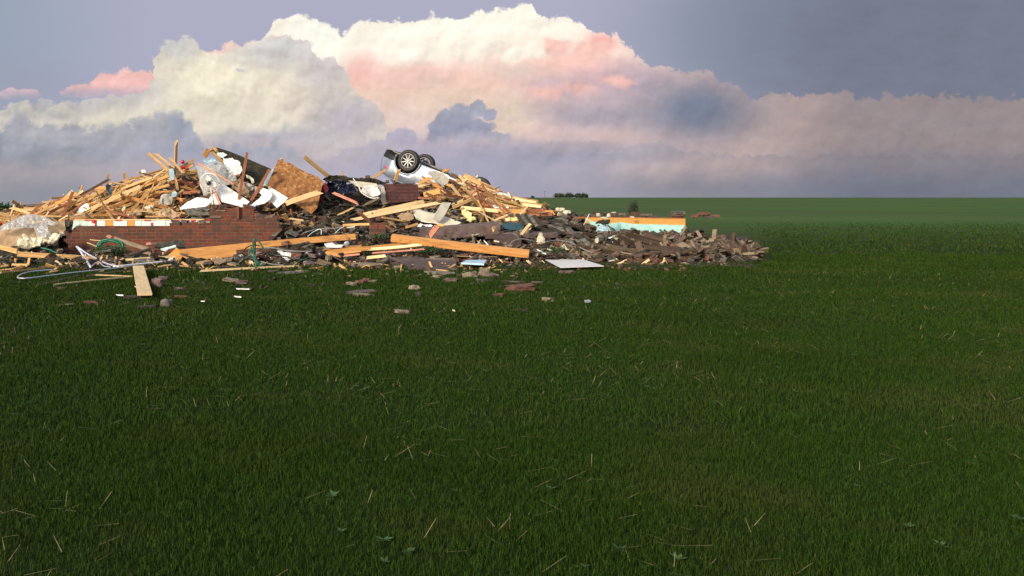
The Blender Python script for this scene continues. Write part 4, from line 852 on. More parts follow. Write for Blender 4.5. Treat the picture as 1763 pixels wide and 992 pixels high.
S('paper_sheet', 'pinkish flat board scrap on the grass below the short orange beam', 'board', [(365, 446), (372, 444), (390, 446), (388, 451), (378, 455), (368, 451)], 17.0, M_tan, .008, sy=-.05)
P_(338, 454, 368, 450, 4.5, 'orange', 17.0, 17.2, label='short orange chip on the grass under the thick beam end')
S('cream_sheet', 'pale cream shovel shaped scrap lying beside the brick wall foot', 'scrap', [(276, 429), (288, 425), (298, 422), (303, 421), (302, 426), (290, 429), (286, 433), (278, 431)], 18.9, M_icy, .01, sy=-.03, crumple=.02, cuts=2)
S('gusset_plate', 'triangular orange plywood gusset standing on the beam ends', 'board', [(288, 440), (296, 434), (304, 426), (308, 431), (315, 440), (302, 442)], 18.2, M_osb2, .02)
P_(183, 406, 193, 410, 5, 'pink', 19.4, label='short salmon chip above the hose reel')
P_(198, 411, 257, 429.5, 6.5, 'grey', 19.3, 18.8, label='weathered grey beam leaning away from the hose reel', th=.08, name='timber')
P_(242, 433, 270, 439, 4.5, 'grey', 18.7, 18.5, label='grey broken stub below the leaning weathered beam')
P_(250, 421, 262, 418.5, 4, 'pink', 19.1, label='short tan chip against the brick wall foot')
P_(256, 420, 316, 415.5, 2.4, 'grey', 19.3, label='thin grey lath along the foot of the brick wall')
S('masonry_chunk', 'grey broken flagstone leaning on the brick wall foot', 'rubble', [(266, 424), (270, 419), (300, 416), (318, 414), (319, 426), (300, 425), (280, 426)], 19.2, M_shgrey, .05, sy=-.01, crumple=.05, cuts=2)
wire('hose', 'thin pale tube beside the hose reel', 'pipe', [(150, 418), (158, 421), (167, 425)], 19.2, .9, M_pale)
wire('hose', 'short thin pale rod above the hose reel', 'pipe', [(155, 413), (165, 414), (176, 415)], 19.4, .8, M_pale)
# shingle stack and scraps at the right
for i in range(5):
    S('shingle_strip', ['leftmost grey strip of the striped shingle stack', 'second strip from the left in the striped shingle stack', 'middle strip of the striped shingle stack', 'second strip from the right in the striped shingle stack', 'rightmost strip of the striped shingle stack'][i], 'shingle',
      [(887+i*7, 369+i*.6), (894+i*7, 367.5+i*.5), (909+i*7, 385+i*.8), (902+i*7, 388+i*.6)], 20.0-i*.03, M_shgrey if i % 2 else M_shingle, .03, sy=-.02, group='strips of the striped shingle stack')
# ------------------------------------------------------------------ the overturned car
def car():
    Fv = Vector((.84, -.41, -.36)).normalized(); Nv = Vector((-.42, -.90, .04)); Nv = (Nv-Fv*Nv.dot(Fv)).normalized(); Uv = Fv.cross(Nv)
    R = Matrix((Fv, Nv, Uv)).transposed(); Yc = 27.6
    wheel_c = P3(704, 277.3, Yc); xr, yw, zw, rw = -1.32, .78, .34, .352
    O = wheel_c - R @ Vector((xr, yw, zw))
    t = empty('overturned_car', (0, 0, 0)); t.matrix_world = Matrix.Translation(O) @ R.to_4x4(); tag(t, 'silver car lying upside down on top of the wreckage', 'car')
    xs = [-2.16+i*.05 for i in range(81)]; xf = 1.13
    def zb(x):
        z = .30
        if x < -1.9: z = .30+(-1.9-x)*.35
        if x > 1.6: z = .30+(x-1.6)*.3
        for xc in (xr, xf):
            d = abs(x-xc)
            if d < .43: z = max(z, zw+math.sqrt(.43**2-d*d))
        return z
    def zt(x):
        return interp([(-2.2, .98), (-2.05, 1.02), (-1.75, 1.07), (-1.35, 1.34), (-.95, 1.55), (-.6, 1.62), (0, 1.66), (.35, 1.60), (1.0, 1.08), (1.25, 1.00), (1.6, .90), (1.85, .66)], x)
    sec = [(.30, .84), (.42, .875), (.55, .89), (.70, .90), (.86, .895), (.98, .875), (1.03, .85), (1.10, .815), (1.25, .77), (1.40, .72), (1.52, .67), (1.60, .60), (1.66, .48), (1.68, .25), (1.685, 0)]
    def endf(x):
        return (1-.20*sst(-1.75, -2.17, x)**1.5)*(1-.28*sst(1.4, 1.85, x)**1.3)
    def xoff(x, z): return x+(.10*sst(1.0, .5, z)*sst(-1.9, -2.2, x)*-1)+(.16*max(0, z-.9)*sst(-1.7, -2.16, x))
    mb = MB(); full = [(z, y) for z, y in sec]+[(z, -y) for z, y in reversed(sec[:-1])]; m = len(full)
    for x in xs:
        b0, t0 = zb(x), zt(x)
        for z, y in full:
            zz = max(b0, min(z, t0)); dn = .020*noise.noise(Vector((x*1.6, y*2, zz*2.2)))+.010*noise.noise(Vector((x*5, y*4, zz*5+3)))
            mb.v.append((xoff(x, zz), y*endf(x)*(1+dn), zz-(.10*sst(1.2, 1.6, zz))))
    for i in range(len(xs)-1):
        for j in range(m-1): k = i*m+j; mb.f.append((k, k+1, k+m+1, k+m))
    mb.f.append(tuple(range(m))); e = (len(xs)-1)*m; mb.f.append(tuple(e+i for i in reversed(range(m))))
    body = mb.build('body', M_car, t, smooth=True)
    # glazing: strips just outside the cabin sides
    for s_ in (1, -1):
        for a, b_ in ((-1.55, -1.02), (-.96, -.22), (-.14, .62)):
            w = MB()
            X = [a+(b_-a)*i/8 for i in range(9)]
            for x in X:
                for z in (1.10, 1.22, 1.34, 1.46, 1.54):
                    yy = interp([(q[0], q[1]) for q in sec[:13]], z)*endf(x); w.v.append((x+(z-1.1)*(.25 if x < -1.5 else 0)*(1 if x == X[0] else .3), s_*(yy+.008), min(z, zt(x)-.06)))
            for i in range(8):
                for j in range(4): k = i*5+j; w.f.append((k, k+1, k+6, k+5))
            w.build('side_window', M_glass, t, smooth=True)
        lp = MB(); lp.tube([(-1.9, s_*.83, 1.075), (-1, s_*.838, 1.075), (.7, s_*.838, 1.07)], .012, 6); lp.build('window_trim', M_chrome, t)
        for xc in (xr, xf):      # arch lips
            a = MB(); a.tube([(xc+.43*math.cos(q), s_*(.885*endf(xc)+.012), zw+.43*math.sin(q)) for q in [math.radians(-8+i*196/24) for i in range(25)]], .022, 6); a.build('arch_lip', M_car, t, smooth=True)
        d = MB(); pts = lambda x: [(x, s_*(interp([(q[0], q[1]) for q in sec], z)*endf(x)+.002), z) for z in (.38, .55, .7, .86, .98, 1.05)]
        for x in (-.88, .08, .98): d.tube(pts(x), .007, 4)
        d.tube([(-.88+i*.1, s_*(.848*endf(-.88+i*.1)+.01), .385) for i in range(20)], .012, 4)
        d.build('door_seam', M_black, t)
        for x in (-.7, .25):
            h = MB(); h.box((x, s_*.915, .90), (.20, .03, .035)); h.build('door_handle', M_car, t, bevel=.008)
    l1 = MB(); l1.box((-1.93, .835, .80), (.20, .04, .075), Matrix.Rotation(.22, 3, 'Z')); l1.build('tail_light', M_lamp, t, bevel=.015)
    l2 = MB(); l2.box((-1.98, -.815, .83), (.26, .06, .13), Matrix.Rotation(-.22, 3, 'Z')); l2.build('tail_light', M_lamp, t, bevel=.015)
    b = MB(); path = [(-1.74, .885), (-1.9, .885*endf(-1.9)+.012), (-2.05, .87*endf(-2.05)+.015), (-2.19, .70), (-2.23, .45), (-2.24, 0)]
    path += [(x, -y) for x, y in reversed(path[:-1])]
    for x, y in path:
        k = 1+.01/max(.3, abs(y))
        for z, o_ in ((.24, -.05), (.27, .008), (.42, .02), (.50, .012)): b.v.append((x+(-o_ if x < -2.1 else 0), y+math.copysign(o_, y) if abs(y) > .1 else y, z+.10*(x < -1.8)*0))
    for i in range(len(path)-1):
        for j in range(3): k = i*4+j; b.f.append((k, k+1, k+5, k+4))
    b.build('bumper', M_black, t, smooth=True)
    u = MB(); u.box((-.25, 0, .42), (3.6, 1.46, .22)); u.box((-1.3, 0, .62), (1.2, 1.15, .45)); u.box((1.1, 0, .62), (1.1, 1.15, .45)); u.build('underbody', M_under, t, bevel=.03)
    ex = MB(); ex.tube([(-2.1, .35, .27), (-1.5, .38, .24), (-.9, .1, .26), (.9, .05, .26)], .035, 8); ex.lathe([(0, -.25), (.1, -.24), (.11, .24), (0, .25)], 14, Matrix.Translation((-1.75, .3, .25)).to_4x4() @ Matrix.Rotation(math.radians(90), 4, 'Z') if False else Matrix.Translation((-1.75, 0, .25)))
    ex.build('exhaust', M_grcable, t, smooth=True)
    ax = MB(); ax.tube([(xr, -.68, zw), (xr, .68, zw)], .05, 10); ax.tube([(xf, -.68, zw), (xf, .68, zw)], .04, 10); ax.build('axle', M_under, t)
    for xc in (xr, xf):
        for s_ in (1, -1):
            if xc == xf and s_ == -1: continue       # torn off: nothing of it shows
            wl_ = empty('wheel'); wl_.parent = t; wl_.location = (xc, s_*yw, zw)
            ty = MB(); q = [(.235, -.11), (.30, -.118), (.335, -.108), (rw, -.075), (rw+.004, 0), (rw, .075), (.335, .108), (.30, .118), (.235, .11), (.225, .08), (.225, -.08)]
            ty.lathe(q, 48, closed=True); ty.build('tyre', M_rubber, wl_, smooth=True)
            rm = MB(); o_ = s_*.06
            rm.lathe([(.232, s_*.112), (.215, s_*.118), (.205, s_*.10), (.205, -s_*.10), (.222, -s_*.112), (.236, -s_*.105)], 40)
            for k in range(9):
                a = 2*math.pi*k/9+.2; M = Matrix.Rotation(a, 3, 'Y'); mbx = [(.045, -.018), (.21, -.012), (.21, .012), (.045, .018)]
                vs = [M @ Vector((r_, s_*(.095 if r_ < .1 else .105), z_)) for r_, z_ in mbx]+[M @ Vector((r_, s_*.06, z_)) for r_, z_ in mbx]
                rm.add(vs, [(0, 1, 2, 3), (7, 6, 5, 4), (0, 4, 5, 1), (1, 5, 6, 2), (2, 6, 7, 3), (3, 7, 4, 0)])
            rm.lathe([(0, s_*.112), (.035, s_*.112), (.06, s_*.098), (.062, s_*.05), (0, s_*.05)], 20)
            rm.build('rim', M_rim, wl_, smooth=False)
            dk = MB(); dk.lathe([(0, s_*.02), (.15, s_*.02), (.15, s_*.0), (0, s_*.0)], 24); dk.lathe([(0, -s_*.05), (.12, -s_*.05), (.12, s_*.0), (0, s_*.0)], 24); dk.build('brake_disc', M_under, wl_)
    return t
CAR = car()
# ------------------------------------------------------------------ round fan
def fan():
    O = P3(361, 315, 20.85); t = empty('fan', O, (math.radians(6), 0, math.radians(-8))); tag(t, 'round white pedestal fan with wire cage standing in clouded plastic', 'fan')
    s_ = 20.85/F_PX; R_ = 17*s_; mb = MB()
    for r_, y in ((R_, -.02), (R_*.97, -.05), (R_*.80, -.08), (R_*.60, -.095), (R_*.35, -.105), (R_, .03), (R_*.8, .09)):
        mb.tube([(r_*math.cos(a), y, r_*math.sin(a)) for a in [2*math.pi*i/40 for i in range(41)]], .0028 if r_ < R_ else .007, 6)
    for k in range(18):
        a = 2*math.pi*k/18; mb.tube([(R_*f*math.cos(a), y, R_*f*math.sin(a)) for f, y in ((1, -.02), (.9, -.065), (.6, -.095), (.2, -.108))], .0011, 4)
    mb.build('cage', M_white, t, smooth=True)
    for k in range(3):
        a0 = math.radians(90+120*k+10); b = MB(); n = 9; vs = []
        for i in range(n+1):
            for j in range(7):
                f = .22+.68*i/n; w = (math.sin(min(1, i/n*1.15+.1)*math.pi)**.6)*.80*(j/6-.5)*2; a = a0+w*.72/(.5+f)
                vs.append((R_*f*math.cos(a), -.02+.045*(j/6-.5)+.0, R_*f*math.sin(a)))
        b.add(vs, [(i*7+j, i*7+j+1, (i+1)*7+j+1, (i+1)*7+j) for i in range(n) for j in range(6)])
        b.build('blade', M_white, t, smooth=True)
    h = MB(); h.lathe([(0, -.125), (.042, -.125), (.05, -.10), (.05, .0), (0, .0)], 24); h.build('hub', M_black, t, smooth=True)
    m_ = MB(); m_.lathe([(0, .02), (.075, .03), (.08, .12), (.05, .17), (0, .175)], 24); m_.build('motor', M_white, t, smooth=True)
    p = MB(); p.tube([(0, .06, -.05), (.02, .05, -R_*1.0), (.10, -.02, -R_*2.2)], .016, 10); p.build('pole', M_white, t, smooth=True)
fan()
# ------------------------------------------------------------------ pipes, hoses, wires
wire('bent_pipe', 'tall bent lilac pipe standing at the left of the hose reel', 'pipe', [(156, 460, 17.3), (149, 449, 17.6), (140, 435, 18.0), (132, 424.5, 18.2)], 18, 1.9, M_alum, sub=4)
wire('bent_pipe', 'lilac pipe falling right from the top of the bent pipe', 'pipe', [(133, 425, 18.15), (150, 437, 18.0), (171, 448, 17.6), (186, 455, 17.3), (205, 459.5, 17.1)], 18, 1.7, M_alum, sub=4)
wire('bent_pipe', 'white straight pipe lying under the long pale board', 'pipe', [(196, 459, 17.1), (240, 455, 17.3), (302, 448.5, 17.6)], 17.3, 1.7, M_white)
wire('bent_pipe', 'long galvanised pipe with a hairpin bend on the left grass', 'pipe', [(92, 464.5, 16.6), (60, 467, 16.4), (40, 471, 16.1), (31, 476, 15.8), (33, 479, 15.6), (50, 479, 15.6), (90, 474, 15.9), (140, 468, 16.3), (190, 463, 16.7), (228, 458, 17.0)], 16.5, 1.1, M_galv)
wire('bent_pipe', 'short grey pipe curl among the lilac pipes', 'pipe', [(156, 461, 17.0), (162, 455, 17.1), (170, 451, 17.1), (178, 458, 17.0), (190, 460, 17.0)], 17, .9, M_galv)
wire('hose', 'green garden strap lying in front of the cream insulation', 'hose', [(71, 427, 18.9), (84, 430, 18.7), (98, 436, 18.4)], 18.6, 1.2, M_green)
wire('tape_roll', 'narrow black hose arching over the foreground beams', 'hose', [(417, 436, 17.8), (424, 427, 18), (436, 422, 18.2), (448, 424, 18.2)], 18, 1.0, M_black)
wire('hose', 'grey flexible hose snaking behind the white torn carton', 'hose', [(441, 432, 17.8), (452, 428, 18.0), (470, 427, 17.9), (490, 431, 17.8), (514, 433, 17.7), (538, 433, 17.7)], 17.8, 1.2, M_grcable)
wire('hose', 'black hose running below the white torn carton', 'hose', [(452, 434, 17.5), (470, 439, 17.5), (494, 442, 17.4), (520, 447, 17.3), (544, 448, 17.3)], 17.4, 1.3, M_black)
wire('hose', 'grey cable crossing the grass edge at centre', 'cable', [(449, 450, 17), (468, 455, 16.9), (488, 457, 16.8)], 17, .9, M_grcable)
wire('hose', 'thin green cord rising to the black ball', 'cable', [(500, 454, 16.9), (520, 448, 17.2), (536, 441, 17.5)], 17.3, .6, M_green)
wire('wire_loop', 'upper grey wire loop in the rubble right of the orange timber', 'cable', [(866, 403, 18.6), (874, 401.5, 18.5), (884, 402, 18.5), (891, 407, 18.4), (893, 412, 18.4)], 18.5, .8, M_grcable)
wire('wire_loop', 'lower wide grey wire loop left of the cream lump', 'cable', [(878, 426, 18.1), (880, 418, 18.2), (888, 413, 18.2), (900, 411.5, 18.2), (914, 414, 18.2), (926, 418, 18.3)], 18.2, .8, M_grcable)
wire('wire_loop', 'grey cable running right from the orange timber end', 'cable', [(908, 434, 17.9), (930, 434, 18), (948, 435, 18)], 18, .9, M_grcable)
wire('wire_loop', 'grey cable sloping through the rubble below the cream lump', 'cable', [(942, 416, 18.2), (960, 414, 18.4), (984, 418, 18.3), (1000, 427, 18.1), (1020, 436, 17.9)], 18.2, 1.0, M_grcable)
wire('wire_loop', 'thin white strip curving past the pier stump', 'cable', [(578, 401, 18.8), (584, 395, 19), (592, 390.5, 19.1)], 19, .8, M_icy)
wire('wire_loop', 'pale wire tangle behind the longest orange beam', 'cable', [(530, 407, 19.2), (540, 399, 19.4), (552, 395, 19.4), (553, 404, 19.2)], 19.3, .6, M_icy)
wire('wire_loop', 'dark cable behind the right end of the longest beam', 'cable', [(521, 402, 19.5), (545, 395, 19.6), (570, 394, 19.6), (590, 391, 19.6)], 19.5, .9, M_grcable)
P_(497, 376, 523, 380, 2.6, 'pale', 20.2, label='thin white lath in the dark hollow right of the brick wall')
def green_wire():
    Y = 17.3; O = P3(440, 440, Y); t = empty('wire_tangle', O); tag(t, 'upright tangle of green garden wire standing on the grass edge', 'wire')
    for pts in [[(440, 462), (439.5, 440), (439, 412)], [(439, 412), (436, 414), (437, 436), (441, 452), (444, 455)], [(441, 411), (446, 416), (452, 425), (455, 432)], [(437, 430), (429, 432), (430, 440), (438, 447), (448, 454), (455, 455)],
                [(441, 452), (450, 451), (456, 456), (447, 457), (441, 453)], [(438, 420), (433, 424), (434, 434), (440, 440)]]:
        wire('wire_strand', None, None, pts, Y, 1.35, M_dgreen, parent=t)
green_wire()
def hose_reel():
    Y = 19.0; O = P3(189, 424, Y); t = empty('hose_reel', O); tag(t, 'coiled bright green garden hose standing before the brick wall', 'hose')
    s_ = Y/F_PX
    for k, (rx, rz, yy) in enumerate([(22, 12, 0), (20.5, 10.6, .04), (18.8, 9.2, 0), (22, 11.4, .09), (17, 8, .05), (20, 9.8, .13)]):
        mb = MB(); mb.tube([(rx*s_*math.cos(a), yy+.02*math.sin(3*a+k), rz*s_*math.sin(a)) for a in [math.radians(-12+i*204/30) for i in range(31)]], 1.25*s_ if k % 2 == 0 else 1.0*s_, 8)
        mb.build('coil', M_green if k != 2 else M_icy if False else M_green, t, smooth=True)
hose_reel()
# ------------------------------------------------------------------ small single things
def ball(name, label, cat, px, py, Y, r, mt, sq=1, cut=None):
    mb = MB(); n = 10; s_ = r*Y/F_PX; mb.lathe([(s_*math.cos(a), s_*sq*math.sin(a)) for a in [math.radians(-90+i*180/n) for i in range(n+1)]], 20)
    o = mb.build(name, mt, smooth=True); o.location = P3(px, py, Y); o.rotation_euler = (.4, .3, .2); USED[label] = 1; tag(o, label, cat); return o
ball('ball', 'small red ball on the crest beside the upright stud', 'ball', 314.5, 279, 23.1, 3.6, M_redball)
lump('toy', 'dark red lump wedged under the red ball', 'toy', 317, 288.5, 22.9, 9, 5, M_redball, rough=.3)
ball('ball', 'black ball lying at the end of the black hose', 'ball', 552.5, 438.5, 17.6, 8, M_black)
ball('float_disc', 'round bluish white cap standing above the foreground beams', 'cap', 597, 420, 18.3, 5, M_alum, .35)
ball('ball', 'small white ball on the grass edge at right', 'ball', 1049, 443, 18.9, 4, M_white, .8)
ball('container', 'grey rounded canister with white rim in the right rubble', 'canister', 1034, 411, 18.8, 8, M_shgrey, .8)
S('lid_disc', 'white lid leaning on the grey canister', 'lid', [(1024, 417), (1025, 411), (1030, 409), (1031, 415), (1029, 419)], 18.6, M_ins, .01)
def cream_lump():
    o = lump('foam_lump', 'cream upright foam lump with two pointed tips in the right rubble', 'foam', 931, 412, 18.4, 13, 17, M_ins, 8, box=.3, rough=.3)
    me = o.data; bm = bmesh.new(); bm.from_mesh(me); s_ = 18.4/F_PX
    for v in bm.verts:
        if v.co.z > 0: k = v.co.z/(8.5*s_); v.co.x *= 1-.55*k; v.co.z *= 1+.25*max(0, math.sin(v.co.x/(2.2*s_)*1.2+1.2))*k
    for q in (-2.2, 2.0):
        r = bmesh.ops.create_cone(bm, cap_ends=True, segments=8, radius1=1.5*s_, radius2=.15*s_, depth=6*s_)
        for v in r['verts']: v.co += Vector((q*s_, 0, 9.5*s_))
    bm.to_mesh(me); bm.free()
cream_lump()
S('foam_lump', 'cream torn foam flap low in the rubble right of the cream lump', 'foam', [(966, 424), (972, 420), (977, 426), (982, 430), (974, 434), (968, 431)], 18.2, M_ins, .03, crumple=.1, cuts=2)
lump('bucket', 'blue and white crushed tub at the bottom of the cyan foam', 'tub', 1037, 394, 20.4, 17, 8, M_blue, rough=.2)
ball('balloon', 'dark red round blob at the left edge beside the tan panel', 'ball', 1, 385, 20.6, 4.5, M_redball, .7)
wire('antenna', 'thin bent twig standing on the right slope of the pile', 'twig', [(848, 329), (852, 325), (858, 323), (862, 321)], 23.6, .5, M_dark)
lump('timber_end', 'short sawn log lying just below the black ball', 'log', 558, 453, 16.9, 24, 9, M_grey, 10, box=.95, rough=.05, tilt=.30)
S('metal_tag', 'small grey metal flap hanging on the thick beam end', 'scrap', [(408, 440), (416, 438), (414, 446), (410, 449)], 17.5, M_galv, .004)
lump('flagstone', 'largest flat mauve flagstone lying on the grass edge', 'flagstone', 742, 461, 16.6, 92, 12, M_slab, 110, box=.85, rough=.10)
lump('flagstone', 'flat mauve flagstone behind the largest one', 'flagstone', 700, 448, 17.6, 62, 9, M_slab, 90, box=.85, rough=.12)
lump('flagstone', 'narrow tan flagstone between the mauve flagstones and the blue board', 'flagstone', 758, 449, 17.3, 50, 5, M_concrete, 50, box=.85, rough=.1)
lump('shrub_root', 'cream broken slab edge on the grass left of the flagstones', 'rubble', 630, 456, 16.9, 46, 5, M_concrete, 30, box=.6, rough=.2)
# stones and bricks lying on the lawn
ST = [(758, 471, 44, 6, M_concrete, 'cream flat stone chip left of the twin tan blocks'), (752, 477, 16, 6, M_concrete, 'small cream stone below the cream flat chip'), (776, 483, 20, 8, M_slab, 'dark mauve stone below the twin tan blocks'), (809, 474, 25, 11, M_concrete, 'left squarish tan block of the pair on the grass'),
      (834, 470.5, 16, 16, M_concrete, 'right upright tan block of the pair on the grass'), (851, 475, 15, 8, M_slab, 'mauve stone just right of the upright tan block'), (833, 484, 24, 5, M_shgrey, 'flat grey chips below the twin tan blocks'), (896, 496, 46, 13, M_brickbit, 'largest wedge shaped brown stone alone on the grass'),
      (927, 487, 18, 5, M_slab, 'flat dark stone above right of the largest wedge stone'), (884, 486, 34, 4, M_slab, 'thin dark slate above the largest wedge stone'), (943, 516, 18, 8, M_concrete, 'rounded tan stone right of the largest wedge stone'), (1012, 519.5, 10, 5, M_galv, 'pale blue pebble on the grass at the lower right'),
      (858, 509, 18, 6, M_brickbit, 'half buried red stone left of the largest wedge stone'), (975, 469, 26, 6, M_slab, 'flat dark slate just below the white board'), (605, 489, 20, 6, M_concrete, 'tan flat stone in the left lawn cluster at centre'), (620, 486, 14, 7, M_brickbit, 'brown stone in the lawn cluster at centre'),
      (631, 483, 12, 7, M_brickbit, 'topmost brick in the lawn cluster at centre'), (642, 485, 13, 5, M_concrete, 'rightmost cream stone in the lawn cluster at centre'), (620, 503, 48, 4, M_slab, 'dark slate slab below the lawn cluster'), (626, 508, 34, 5, M_concrete, 'pale stone slab in front of the dark slate slab'),
      (713, 496, 17, 9, M_concrete, 'tan leaning stone on the grass below the mauve flagstone'), (720, 508, 10, 10, M_shgrey, 'dark stone under the tan leaning stone'), (692, 537, 24, 6, M_concrete, 'pale stone at the lowest edge of the strewn lawn'), (398, 483, 26, 7, M_concrete, 'long tan stone left of the small white strip'),
      (416, 487, 20, 8, M_slab, 'mauve broken stone above the small white strip'), (310, 498, 18, 6, M_slab, 'dark flat stone right of the wide flat board'), (311, 512, 22, 6, M_brickbit, 'brown low stone below the dark flat stone'), (285, 523, 18, 15, M_shgrey, 'upright grey rock on the lawn below the wide board'),
      (255, 529, 30, 6, M_shingle, 'black shingle scrap left of the upright grey rock'), (232, 513, 34, 6, M_shingle, 'black shingle scrap under the end of the wide board'), (271, 488, 18, 16, M_slab, 'mauve stone cluster right of the wide flat board'), (281, 480, 16, 9, M_slab, 'mauve stone above the cluster right of the wide board'),
      (157, 521, 22, 6, M_brickbit, 'brown brick lying alone on the lawn at lower left'), (112, 525, 26, 3, M_concrete, 'thin tan shard on the lawn at the lower left'), (105, 497, 16, 4, M_brickbit, 'dark red shard on the lawn under the thin lath'), (895, 535, 26, 4, M_shingle, 'black flat shingle scrap low on the lawn'),
      (470, 468, 20, 4, M_slab, 'dark slate chip under the long pale stud'), (500, 470, 44, 4, M_shgrey, 'flat grey slate under the right end of the pale stud'), (520, 468, 22, 6, M_concrete, 'tan stone at the right end of the pale stud'), (1100, 446, 12, 5, M_concrete, 'small tan stone on the grass before the dark planks'),
      (1112, 456, 18, 4, M_brickbit, 'brown shard on the grass at the right'), (684, 461, 10, 7, M_concrete, 'cream pebble left of the largest mauve flagstone'), (700, 468, 8, 3, M_concrete, 'tiny cream pebble below the largest flagstone')]
for x, y, w, h, m_, lb in ST:
    Yg = max(9.5, CAMZ*F_PX/(y+h*.45-HY)); lump('stone', lb, 'stone', x, y-.2, Yg, w, h*.95, m_, w*.6, rot=rnd.uniform(-.4, .4), box=.55, rough=.26, tilt=rnd.gauss(0, .08))
for x, y, w, lb in [(418, 497, 26, 'thin bright white strip alone on the lawn'), (409, 511, 14, 'faint white chip on the lawn below the white strip'), (349, 519, 8, 'small grey white chip at the lower centre lawn'), (781, 535, 5, 'tiny white crumb at the lowest edge of the lawn'), (238, 494, 14, 'pale blue scrap touching the wide flat board'), (206, 508, 14, 'pale teal twist of paper left of the board end')]:
    Yg = CAMZ*F_PX/(y+1-HY); S('paper_scrap', lb, 'scrap', [(x-w*.45, y-.5), (x+w*.4, y+.2), (x+w*.45, y+1.1), (x-w*.3, y+.6)], Yg-.02, M_white if w > 6 else M_ins, .01, crumple=.01, cuts=2, flat=.055)
# right rubble: countable dark slabs, lumps and boards
R_ = random.Random(21)
def auto_lump(px, py, Y, w, h, mt_, word, name, cat, grp, rot=0, tilt=0, box=.85, rough=.12, dpx=None):
    sz = 'long ' if w > 28 else ('small ' if w < 13 else '')
    tl = ' tilted down to the right' if tilt > .12 else (' tilted up to the right' if tilt < -.12 else '')
    lb = uniq(lambda k: f"{sz}{word}{tl}, {where(px, py, k)}", grp)
    lump(name, lb, cat, px, py, Y, w, h, mt_, dpx, box=box, rough=rough, rot=rot, tilt=tilt, group=grp)
MW = [(M_shgrey, 'grey shingle slab', 'shingle_slab', 'shingle'), (M_shingle, 'dark shingle slab', 'shingle_slab', 'shingle'), (M_slab, 'mauve masonry chunk', 'masonry_chunk', 'rubble'), (M_concrete, 'tan mortar chunk', 'masonry_chunk', 'rubble'), (M_brickbit, 'brown brick chunk', 'brick_chunk', 'brick')]
def rub(n, x0, x1, ytop, ybot, Yn, Yf, wts):
    for i in range(n):
        px = R_.uniform(x0, x1); f = R_.random(); py = ytop(px)+(ybot(px)-ytop(px))*f; Y = Yf+(Yn-Yf)*f
        k = R_.choices(range(5), wts)[0]; mt_, word, nm, cat = MW[k]; slabby = k < 2
        w = R_.uniform(16, 44) if slabby else R_.uniform(6, 18); h = R_.uniform(1.8, 3.8) if slabby else R_.uniform(4, 8)
        auto_lump(px, py, Y, w, h, mt_, word, nm, cat, 'chunks and slabs in the rubble', rot=R_.uniform(-.8, .8), tilt=R_.gauss(.1, .38), dpx=R_.uniform(8, 26), box=.97, rough=.06 if slabby else .12)
yt = lambda x: interp([(480, 385), (620, 392), (700, 396), (860, 380), (900, 376), (960, 366), (1000, 380), (1024, 399), (1050, 403), (1120, 404), (1250, 408)], x)
yb = lambda x: interp([(480, 446), (700, 452), (860, 445), (1000, 438), (1250, 440)], x)
rub(95, 860, 1060, yt, yb, 17.9, 21.6, (5, 4, 4, 3, 3))
rub(26, 1040, 1230, yt, yb, 17.9, 21.0, (2, 5, 1, 1, 1))
rub(52, 480, 860, yt, yb, 17.3, 20.8, (3, 3, 3, 4, 4))
rub(20, 0, 300, lambda x: 430, lambda x: 452, 17.3, 18.6, (2, 5, 2, 1, 2))
rub(18, 300, 560, lambda x: 440, lambda x: 458, 16.9, 17.8, (3, 1, 3, 4, 2))
for i, (x0, y0, x1, y1, w, Y) in enumerate([(1043, 424, 1118, 437, 9, 18.0), (1030, 432, 1075, 441, 8, 17.9), (1062, 405, 1112, 429, 7, 18.7), (1076, 402, 1135, 418, 7, 19.2), (1085, 392, 1102, 399, 7, 19.8), (1050, 410, 1074, 424, 5, 18.4),
        (1040, 418, 1070, 424, 5, 18.2), (1045, 407, 1066, 400, 3, 18.9), (1066, 396, 1090, 398, 8, 19.9), (1090, 410, 1140, 422, 8, 18.6), (1098, 400, 1160, 414, 8, 19.4), (1110, 426, 1190, 432, 9, 18.0), (1020, 424, 1046, 434, 6, 18.0), (990, 424, 1030, 430, 7, 18.1), (1120, 436, 1200, 436, 8, 17.9), (1000, 398, 1030, 404, 5, 19.2)]):
    P_(x0, y0+(3 if y0 < 402 else 0), x1, y1+(3 if y0 < 402 else 0), w, 'dark' if i % 4 else 'grey', Y, Y+.3, th=.05)
for i in range(16):      # torn shingle sheets
    px = R_.uniform(870, 1040); py = R_.uniform(372, 428); w = R_.uniform(14, 30); h = R_.uniform(6, 14); sk = R_.uniform(-8, 10); tl = R_.uniform(-3, 7)
    lb = uniq(lambda k: f"torn sheet of {'grey' if i % 2 else 'dark'} shingles, {where(px, py, k)}", '')
    S('shingle_sheet', lb, 'shingle', [(px-w/2+sk, py-h/2-tl), (px+sk, py-h/2-1), (px+w/2+sk, py-h/2+tl), (px+w/2-2, py+1), (px+w/2-sk, py+h/2+tl), (px, py+h/2), (px-w/2-sk, py+h/2-tl)], 21.2-(py-372)/56*2.9, M_roof if i % 2 else M_shgrey, .03, sy=-.04, crumple=.08, cuts=2, group='torn shingle sheets in the right rubble')
